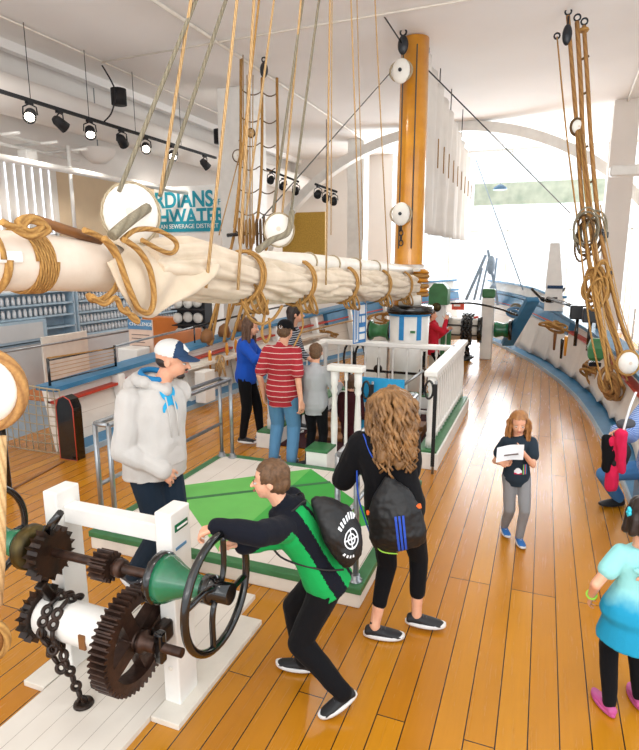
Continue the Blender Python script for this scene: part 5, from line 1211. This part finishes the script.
# ---- 3 boy in grey shirt
c=V((-2.38,5.98,0))
I=person('boy in grey long sleeved shirt and black trousers, back turned',dict(h=1.47,fwd=Wd(.35,1),hfwd=Wd(.1,1)+V((0,0,-.1)),pel=c+V((0,0,.76)),neck=c+V((0,0,1.2)),head=c+V((0,.03,1.36)),hs=.205,sw=.155,
  lhand=c+V((-.12,.3,.85)),rhand=c+V((.22,.24,.95)),lfoot=c+V((-.08,-.03,.08)),rfoot=c+V((.1,-.1,.08)),rtoe=Wd(-.7,-.3),ltoe=Wd(-1,-.2),rel=V((.4,-.6,-.8)),pants='black_cloth',top='grey_cloth',tinf=.02,hem=-.2,tails=.03,shoe='shoe_black',topname='long_sleeved_shirt'))
cap_hair(I,'hair_short')
# ---- 4 child in maroon
c=V((-2.02,6.2,0.0))
I=person('small child in a maroon coat half hidden behind the boy in grey and white balusters',dict(h=1.12,fwd=Wd(.2,1),pel=c+V((0,0,.56)),neck=c+V((0,0,.87)),head=c+V((0,.02,1.0)),hs=.175,
  lhand=c+V((-.16,.12,.55)),rhand=c+V((.16,.12,.55)),lfoot=c+V((-.07,0,.06)),rfoot=c+V((.07,0,.06)),pants='maroon',pfit=1.1,top='maroon',tinf=.03,hem=-.2,tails=.12,shoe='shoe_black',topname='coat',bvx=.007))
cap_hair(I,'hair_brown',drop=.05)
# ---- 5 woman in blue
c=V((-3.52,6.42,0))
I=person('woman in royal blue top and black trousers with long brown hair',dict(h=1.69,fwd=Wd(1,-.1),hfwd=Wd(1,-.35)+V((0,0,-.2)),pel=c+V((0,0,.93)),neck=c+V((.02,0,1.4)),head=c+V((.09,.0,1.57)),sw=.165,
  rhand=c+V((.5,-.28,1.3)),lhand=c+V((.42,.15,1.2)),rel=V((-.1,-.3,-1)),lfoot=c+V((.14,.12,.09)),rfoot=c+V((-.05,-.04,.09)),ltoe=Wd(1,-.1),rtoe=Wd(1,-.25),pants='black_cloth',top='blue_cloth',tinf=.018,hem=-.2,sleeve=.72,shoe='shoe_black',topname='blouse'))
cap_hair(I,'hair_brown',drop=.24,vol=1.05,sidelen=.2)
# ---- 6 woman in navy stripes
c=V((-3.2,7.15,0))
I=person('dark haired woman in black and grey striped top behind woman in blue',dict(h=1.78,fwd=Wd(1,-.3),hfwd=Wd(1,.1),pel=c+V((0,0,.97)),neck=c+V((0,0,1.49)),head=c+V((.07,0,1.67)),sw=.165,
  rhand=c+V((.25,-.2,.95)),lhand=c+V((.3,.1,1.0)),lfoot=c+V((.05,.12,.09)),rfoot=c+V((-.0,-.08,.09)),pants='black_cloth',top='navy_stripes',tinf=.018,hem=-.2,sleeve=.72,shoe='shoe_black',topname='striped_top',bvx=.008))
cap_hair(I,'hair_dark',drop=.2,vol=1.03)
# ---- 7 boy turning the wheel
pel=V((-1.0,2.68,.70)); nk=V((-1.2,2.56,1.12))
hl=V((-1.40,2.3,1.04)); hr_=V((-1.34,2.37,.93))
I=person('boy in black and green jacket leaning left to turn the windlass handwheel',dict(h=1.45,fwd=(-.75,-.12,-.55),hfwd=Wd(-1,.05)+V((0,0,-.1)),hup=(-.1,0,1),pel=pel,neck=nk,head=V((-1.26,2.53,1.27)),hs=.205,sw=.15,
  lhand=at(216,527,X=-1.38),rhand=at(243,546,X=-1.30),lel=V((.3,-.9,.3)),rel=V((.3,.9,0)),handl=dict(d=(-.75,-.25,-.3),n=(-.2,.0,-1),curl=1.1),handr=dict(d=(-.8,-.1,.1),n=(0,-.4,-.9),curl=1.1),
  rfoot=V((-1.17,2.74,.08)),lfoot=V((-.85,2.53,.125)),rkn=V((-1,0,.2)),lkn=V((-1,-.1,.2)),rtoe=(-.97,-.1,0),ltoe=(-.72,-.62,-.42),pants='black_cloth',pfit=1.2,pfold=1.3,top=['navy_cloth','green_cloth'],tinf=.025,hem=-.08,tails=.02,sfit=1.15,shoe='shoe_black',topname='jacket',tfold=1.2,
  tmat=lambda c,n:0))
# green side panels on the jacket: front and a band down the back
for ob in I['root'].children:
    if ob.name.startswith('jacket'):
        off=I['root'].location; ax,cr,cf=I['ax'],I['cr'],I['cf']; a_l=I['arms']
        for p in ob.data.polygons:
            w=p.center+off-pel; t=w.dot(ax)/I['T']; x=w.dot(cr); y=w.dot(cf)
            arm=min(((p.center+off)-(a_l[s][0].lerp(a_l[s][1],k/6))).length for s in (-1,1) for k in range(2,7))
            dl=(p.center+off-I['arms'][-1][0]); g=0
            if t<.97 and t>-.3:
                side_n=math.atan2(y,x)  # 0 = right, pi/2 = front, pi = left, -pi/2 = back
                if .35<abs(side_n-pi/2+0)+.0 and False: pass
                if (side_n>.5 or side_n<-2.85) and arm>.045 and t<.9: g=1
                if -1.5<side_n<-.9 and t<.9: g=1
                if -2.3<side_n<-1.75: g=1
            p.material_index=g
cap_hair(I,'hair_short',front=.2,vol=1.02)
w=I['arms'][-1][2]; e=I['arms'][-1][1]; MB().ring(w+(e-w).normalized()*.012,(e-w),.028,.007,18,6).build('wristband','green_enamel',I['root'],label='green wristband')
# drawstring bag on his back
bk=-I['cf']; ax=I['ax']; cr=I['cr']
def bag(label,nk,ax,bk,cr,w,hgt,dep,top,mats,cat='backpack',sag_=.0):
    t=thing('drawstring_bag',label,cat,nk-ax*(top+hgt)+bk*.12)
    B=Blob(); c0=nk-ax*top+bk*(.10)
    S=[]
    for u,a,b in ((0,.10,.2),(.05,.22,.35),(.2,.6,.7),(.45,.92,.95),(.75,1,1),(.92,.9,.8),(1,.6,.4)):
        c=c0-ax*hgt*u+bk*dep*(.35+.6*b*.5+sag_*u); S.append((c,cr,bk,w*a,dep*b*.55))
    B.loft(S); B.build('bag_body',mats[0],t,.007,2,lambda co,n:.009*noise.noise(V((co.x*14,co.y*14,co.z*7)))+.004*noise.noise(co*40))
    return t,c0
t,c0=bag('black drawstring bag with white print on the boy in green jacket',nk,ax,bk,cr,.165,.40,.17,.02,['bag_black'])
for s in (-1,1):
    P_=[c0+bk*.02,nk+cr*s*.07+I['cf']*-.02+ax*.0+bk*.07,nk+cr*s*.1-ax*.06+I['cf']*.09,nk+cr*s*.12-ax*.2+I['cf']*.11,nk+cr*s*.14-ax*.34+bk*.05,c0-ax*.38+cr*s*.13+bk*.06]
    MB().tube(spl(P_),.006,6).build('cord','bag_black',t)
bb=[o for o in t.children if o.name.startswith('bag_body')]; view=V((.6,-.8,.25))
bc=c0-ax*.22+bk*.1; rt=V((0,0,1)).cross(view).normalized(); 
st=[arcs(.03,0,.042,0,2*pi,.006,.006,24),line(-.01,0,.07,0,.006,8),line(.03,-.04,.03,.04,.006,8),arcs(.03,0,.022,0,2*pi,.006,.006,20)]
decal('white_print','paper',t,bb,bc,rt,U,st,label='white circular print')
for k in range(7):
    a=2.35-.24*k; decal('print_mark','paper',t,bb,bc,rt,U,[arcs(.03,0,.085,a-.07,a+.07,.02,.02,3)])
for k in range(4):
    a=-2.2+.22*k; decal('print_mark','paper',t,bb,bc,rt,U,[arcs(.03,0,.08,a-.05,a+.05,.014,.014,3)])
# ---- 8 curly haired woman
c=V((-.80,3.3,0)); nk=c+V((-.06,-.02,1.36))
I=person('woman in black with long curly blonde hair leaning on pipe handrail',dict(h=1.64,fwd=Wd(.1,1),hfwd=Wd(-.1,1)+V((0,0,-.15)),pel=c+V((.03,0,.86)),neck=nk,head=c+V((-.02,.03,1.52)),sw=.165,bulk=1.0,
  lhand=at(347,459,Y=3.52)+V((.03,-.0,.0)),rhand=c+V((-.02,.34,.98)),lel=V((-.3,-.5,-1)),rel=V((.25,-.2,-1)),handl=dict(d=(-.5,.5,-.1),n=(0,0,-1),curl=.9),
  lfoot=V((-.86,3.2,.085)),rfoot=V((-.63,3.4,.10)),ltoe=(.98,.22,0),rtoe=(.98,.15,0),rkn=V((.2,1,0)),lkn=V((.2,1,0)),pants='black_cloth',plen=.62,pfit=1.0,top='black_cloth',tinf=.035,hem=-.2,tails=.05,sfit=1.25,shoe='shoe_black',topname='jacket',tfold=1.4))
hc,hf,hu,hr,hs=[I[k] for k in('hc','hf','hu','hr','hs')]
rnd=random.Random(5); m=MB()
for k in range(150):
    a=rnd.uniform(-2.4,2.4); el=rnd.uniform(-.1,1.25); d=-hf*math.cos(a)*math.cos(el)+hr*math.sin(a)*math.cos(el)+V((0,0,1))*math.sin(el)
    p=hc+hu*hs*.1+d*hs*.44; Ln=rnd.uniform(.30,.44)*(1 if abs(a)<1.7 else .8); out=(-hf*math.cos(a)*.6+hr*math.sin(a)); ph=rnd.uniform(0,6); fr=rnd.uniform(30,48); P_=[]
    for i in range(15):
        u=i/14; q=p+out*hs*(.16*math.sin(min(1,u*1.6)*pi/2)*math.cos(el)+.36*math.sin(el)*min(1,u*2.5))-hf*.13*min(1,u*1.8)*max(.2,math.cos(a))-V((0,0,Ln*max(0,u-.0)*(.25+.75*u if el>.6 else 1)))
        am=.006+.012*u; q+=hr*math.sin(ph+fr*u*Ln*1.5)*am-hf*math.cos(ph+fr*u*Ln*1.5)*am; P_.append(q)
    m.tube(P_,[.008+.006*math.sin(pi*min(1,i/14+.15)) for i in range(15)],5)
B=Blob(); B.ell(hc+hu*hs*.16-hf*hs*.1,(hs*.42,hs*.48,hs*.43),I['R'])
for s in (-1,-.5,0,.5,1): B.cap(hc+hr*s*hs*.2-hf*hs*.22,hc+hr*s*hs*.42-hf*hs*.88-V((0,0,.34-.05*abs(s))),hs*.24,hs*.15)
B.build('hair','hair_curly',I['root'],.009,2,lambda co,n:.02*noise.noise(V((co.x*22,co.y*22,co.z*14)))+.008*noise.noise(co*60),cut=lambda c:(c-hc).dot(hf)>hs*.22 and abs((c-hc).dot(hr))<hs*.3 and (c-hc).dot(hu)<hs*.35,extra=m)
# her bag
ax,cf,cr=I['ax'],I['cf'],I['cr']; bk=-cf
t,c0=bag('black drawstring bag with blue straps on the curly haired woman',nk,ax,bk,cr,.175,.46,.17,.22,['bag_black'])
for s in (-1,1):
    P_=[c0+bk*.03-ax*.0,nk+cr*s*.08-ax*.10+bk*.12,nk+cr*s*.11+ax*.01+bk*.05,nk+cr*s*.125-ax*.03+cf*.07]
    MB().tube(spl(P_),.009,6,flat=.5).build('strap','strap_blue',t,label='blue strap')
    if s<0: MB().tube(spl([nk+cr*s*.19-ax*.2+bk*.06,nk+cr*s*.205-ax*.38+bk*.1,c0-ax*.42+cr*s*.15+bk*.1]),.009,6,flat=.5).build('strap','strap_blue',t,label='blue strap')
RB=Matrix((cr,bk,ax)).transposed(); f0=c0+bk*.185
for s in (-1,1): MB().box(c0-ax*.19+bk*(.12)+cr*s*.14,(.045,.03,.022),RB,.004).build('orange_tab','orange',t,label='orange reinforced corner')
bb=[o for o in t.children if o.name.startswith('bag_body')]
for k in (-1,0,1): decal('blue_stripe','strap_blue',t,bb,c0-ax*.3,cr if cr.dot(F_IMG_R)>0 else -cr,ax,[line(.028+k*.022,.1,.015+k*.02,-.12,.013,8)],label='blue stripe')
MB().box(f0-ax*.24-cr*.065-bk*.01,(.016,.014,.06),RB,.003).build('lime_tag','lime',t)
MB().tube(spl([f0-ax*.33-cr*.15-bk*.08,f0-ax*.42-cr*.12-bk*.03,f0-ax*.445-cr*.02-bk*.01]),.004,6).build('lime_piping','lime',t)
# ---- 9 small girl walking
c=V((-.1,4.9,0))
I=person('small girl in dark t-shirt and grey leggings holding a white paper',dict(h=1.17,fwd=Wd(-.05,-1),hfwd=Wd(-.25,-1)+V((0,0,-.25)),pel=c+V((0,0,.6)),neck=c+V((0,0,.93)),head=c+V((-.01,-.02,1.065)),hs=.182,sw=.112,bulk=.9,
  lhand=at(521,453,Y=4.70)+V((.02,0,0)),rhand=at(500,463,Y=4.72),lel=V((.5,.3,-1)),rel=V((-.5,.3,-1)),handl=dict(d=(-.8,-.2,.2),n=(0,.6,-.1),curl=.6),handr=dict(d=(.8,-.2,.1),n=(0,-.3,.6),curl=.5),
  rfoot=V((-.17,5.0,.075)),lfoot=V((-.04,4.86,.065)),pants='legging_grey',pfit=.98,top='dark_tee',tinf=.012,hem=-.2,tails=.015,sleeve=.28,sfit=1.15,shoe='shoe_blue',topname='t_shirt',bvx=.005,vx=.007,flare=.15))
hc,hf,hu,hr,hs=[I[k] for k in('hc','hf','hu','hr','hs')]
m=MB(); rnd=random.Random(9)
for k in range(70):
    s=rnd.choice((-1,1)); a=rnd.uniform(.05,.9); p=hc+hu*hs*.3+hr*s*hs*.25*a-hf*hs*(.4-.45*a); P_=[]
    ph=rnd.uniform(0,6); Ln=rnd.uniform(.16,.25)
    for i in range(10):
        u=i/9; q=p+hr*s*hs*(.22*a+.12)*math.sin(min(1,u*2.2)*pi/2)-V((0,0,Ln*u))+hu*hs*.18*math.sin(pi*min(1,u*1.5))*.6; q+=hr*.007*math.sin(ph+u*11)+hf*.006*math.cos(ph+u*11); P_.append(q)
    m.tube(P_,.006,5)
cap_hair(I,'hair_light',drop=.17,vol=1.08,sidelen=.17,front=.2,extra=m)
tp=[o for o in I['root'].children if o.name.startswith('t_shirt')]; o0=I['nk']-V((0,0,.26)); rt=F_IMG_R
decal('shirt_print','paper',I['root'],tp,o0,rt,U,[arcs(-.02,.0,.012,0,2*pi,.024,.024,16),line(-.05,-.006,.012,-.006,.02)],label='white cloud print')
decal('shirt_print','pink',I['root'],tp,o0,rt,U,[line(-.05,-.022,.01,-.022,.012)],label='pink strip of the print')
for k,mt in enumerate(('lime','strap_blue','orange','teal_blue')): decal('shirt_print',mt,I['root'],tp,o0,rt,U,[line(.024+.009*k,-.03,.028+.009*k,.05,.007)],label='coloured strip of the print')
pc=at(510,454,Y=4.62); t=thing('paper_sheet','white folded paper sheet in the hands of small girl','paper',pc)
m=MB(); cr=V((.97,.0,.24)).normalized(); rows=[]
for i in range(9):
    u=i/8-.5; rows.append([pc+cr*u*.21+V((0,.02*math.cos(u*5),-.055)),pc+cr*u*.21+V((0,.035+.02*math.cos(u*5),.06))])
for (a_,b_),(c_,d_) in zip(rows,rows[1:]): m.prism([a_,b_,d_,c_],V((0,-.004,0)))
m.build('sheet','paper',t); MB().box(pc+V((.01,-.0,-.005)),(.11,.012,.008),Matrix.Rotation(-.25,3,'Y')).build('printed_line','text_dark',t)
# ---- 10 girl in turquoise dress
c=V((.56,3.1,0))
I=person('little girl in dip dyed turquoise tunic, black leggings and pink shoes, back turned',dict(h=1.22,fwd=Wd(.15,1),pel=c+V((0.01,0,.62)),neck=c+V((.01,0,.96)),head=c+V((-.0,.01,1.13)),hs=.2,sw=.112,bulk=.92,
  lhand=c+V((-.2,.03,.62)),rhand=c+V((.22,.03,.62)),lel=V((-.3,-.6,0)),rel=V((.3,-.6,0)),lfoot=c+V((-.07,-.05,.065)),rfoot=c+V((.09,.06,.065)),ltoe=Wd(-.1,1),rtoe=Wd(.2,1),pants='black_cloth',pfit=1.05,
  top='dip_dyed',tinf=.014,hem=-.2,tails=.12,flare=1.0,sleeve=.25,sfit=1.05,shoe='shoe_pink',sole='shoe_pink',topname='tunic',tsm=10,bvx=.0055,vx=.007,collar=0))
hc,hf,hu,hr,hs=[I[k] for k in('hc','hf','hu','hr','hs')]
cap_hair(I,'hair_dark',drop=.07,vol=1.05,sidelen=.08)
p=hc-hr*hs*.36+hu*hs*.12-hf*hs*.15; m=MB()
for k in range(6): a=k*pi/3; m.sphere(p+V((math.cos(a)*.0,math.cos(a)*.017,math.sin(a)*.017))-hr*.012,(.01,.012,.012))
m.sphere(p-hr*.02,.008); m.build('hair_flower','ponytail_clip',I['root'],label='turquoise hair flower')
w,e=I['arms'][-1][2],I['arms'][-1][1]; MB().ring(w+(e-w)*.1,(e-w),.024,.006,16,6).build('wristband','lime',I['root'],label='yellow wristband')
nk,cf,ax,cr=I['nk'],I['cf'],I['ax'],I['cr']; 
B=Blob(); b0=nk-ax*.105-cf*.086; B.loft([(b0-ax*.035+cr*0,cr,cf,.055,.006),(b0-ax*.02,cr,cf,.05,.012),(b0,cr,cf,.02,.01)]); B.build('back_cutout','skin',I['root'],.005,1,label='bare skin in the keyhole back')
m=MB(); m.sphere(b0+ax*.02+cr*.035-cf*.012,(.035,.012,.018)); m.sphere(b0+ax*.02-cr*.035-cf*.012,(.035,.012,.018)); m.build('bow','dip_dyed',I['root'])
# ---- 11 adult crouching at right edge
c=V((1.05,5.75,0))
I=person('adult in blue striped top and jeans sitting by starboard bulwark, cut by right edge',dict(h=1.66,fwd=Wd(-.85,-.5),hfwd=Wd(-.3,-1),pel=c+V((.08,.0,.52)),neck=c+V((.04,-.05,1.1)),head=c+V((.09,-.09,1.28)),sw=.17,bulk=1.25,
  rhand=at(618,432,Y=5.45),lhand=c+V((-.05,-.5,.62)),rel=V((.1,.5,-.6)),lel=V((.6,-.3,-.5)),rfoot=V((.84,6.02,.09)),lfoot=V((1.05,5.25,.09)),rtoe=Wd(-1,-.1),ltoe=Wd(-.8,-.6),rkn=V((-.1,-.5,.8)),lkn=V((-.2,-.6,.8)),pants='jeans_blue',pfit=1.15,top='blue_stripes',tinf=.03,hem=-.08,sfit=1.45,shoe='shoe_black',sole='shoe_black',topname='striped_shirt'))
cap_hair(I,'hair_light',drop=.15)
MB().b2(.95,1.23,5.6,5.95,0,.4,.02).build('low_stool','slate_blue',label='low blue box seat beneath the adult at the right edge',cat='seat')
t=thing('shoulder_bag','black and grey bag with a cream strap hung on the seated adult','bag',at(622,440,Y=5.35))
MB().tube(spl([at(636,392,Y=5.35),at(629,410,Y=5.25),at(622,436,Y=5.25)]),.010,6,flat=.4).build('strap','paper',t)
B=Blob(); q=at(617,452,Y=5.35); B.ell(q,(.10,.08,.15)); B.build('bag_body','matt_black',t,.009,2,folds(.02,10,2)); B=Blob(); q=at(626,424,Y=5.35); B.ell(q,(.08,.06,.05)); B.build('flap','shoe_grey',t,.009,2,folds(.02,10,2))
t=thing('pink_jacket','bright pink and black child jacket draped by the knee of seated adult','jacket',at(613,465,Y=5.4))
B=Blob(); B.cap(at(612,440,Y=5.3),at(612,486,Y=5.35),.045,.05); B.cap(at(621,434,Y=5.25),at(622,470,Y=5.3),.05,.035); B.build('cloth','pink',t,.009,2,folds(.02,12,5))
B=Blob(); B.cap(at(609,440,Y=5.3),at(607,468,Y=5.33),.05,.05); B.build('lining','black_cloth',t,.009,2,folds(.02,12,7))
# ---- 12 far child in red
c=at(434,316,Y=11.2); c=V((c.x,11.2,0)); hz=at(431,315,Y=11.2).z
I=person('distant child in a red top reaching right between the drum and table',dict(h=hz+.12,fwd=Wd(1,-.3),pel=c+V((0,0,hz*.5)),neck=c+V((0,0,hz-.15)),head=V((c.x-.03,11.2,hz)),hs=.19,
  rhand=at(446,321,Y=11.05),lhand=c+V((.25,.1,hz-.3)),lfoot=c+V((-.06,.05,.06)),rfoot=c+V((.06,-.05,.06)),pants='black_cloth',top='red_cloth',tinf=.02,hem=-.2,shoe='shoe_black',bvx=.008,vx=.01))
cap_hair(I,'hair_brown',drop=.05)
# ================================================================ LIGHT
w=bpy.data.worlds.new('world'); sc.world=w; w.use_nodes=True; bg=w.node_tree.nodes['Background']; bg.inputs[0].default_value=(.93,.97,1,1); bg.inputs[1].default_value=1.7
def area(name,loc,rot,sx,sy,e,col=(1,1,1)):
    l=bpy.data.lights.new(name,'AREA'); l.shape='RECTANGLE'; l.size=sx; l.size_y=sy; l.energy=e; l.color=col; o=bpy.data.objects.new(name,l); COL.objects.link(o); o.location=loc; o.rotation_euler=rot
area('fill_behind',(1,-2.9,4.0),(pi/2,0,0),10,4,210,(1,.97,.93))  # unseen fill light added behind the camera, no modelled window there
area('ceiling_fill_gallery',(-11.5,-1,3.2),(pi*.86,0,.4),5,5,500,(1,.96,.92))  # added off-frame fill aimed upward to brighten the ceiling
area('ceiling_fill_aft',(1.5,-2.2,2.6),(pi*.84,0,0),8,2,260,(1,.98,.96))  # second added fill, behind the camera, facing up at the ceiling
area('bow_daylight',(-1.5,21.3,3.4),(-pi/2,0,0),7.5,5.2,950,(.93,.97,1))
for i,(x,y,e) in enumerate(((.8,1.5,90),(-3.2,4.6,110),(0.5,6.5,110),(-3.5,9,110),(-7,7,120),(-7,12,120))):
    l=bpy.data.lights.new('ceiling_spot','SPOT'); l.energy=e*1.25; l.spot_size=2.3; l.spot_blend=.9; l.shadow_soft_size=.25; l.color=(1,.93,.84); o=bpy.data.objects.new('ceiling_spot',l); COL.objects.link(o); o.location=(x,y,5.95)
for (sx_,sy_,tz) in ((7.57,8.3,1.2),(8.9,9.6,1.2),(10.5,11.5,1.2),(11.45,12.3,3.5)):
    l=bpy.data.lights.new('track_beam','SPOT'); l.energy=110; l.spot_size=1.3; l.spot_blend=.8; l.shadow_soft_size=.07; l.color=(1,.93,.84); o=bpy.data.objects.new('track_beam',l); COL.objects.link(o); o.location=(-7.85,sx_,4.6); o.rotation_euler=(V((-9.2,sy_,tz))-o.location).to_track_quat('-Z','Y').to_euler()
vs_=sc.view_settings; vs_.view_transform='Standard'; vs_.look='None'; vs_.gamma=1; vs_.use_curve_mapping=False; vs_.exposure=-.03
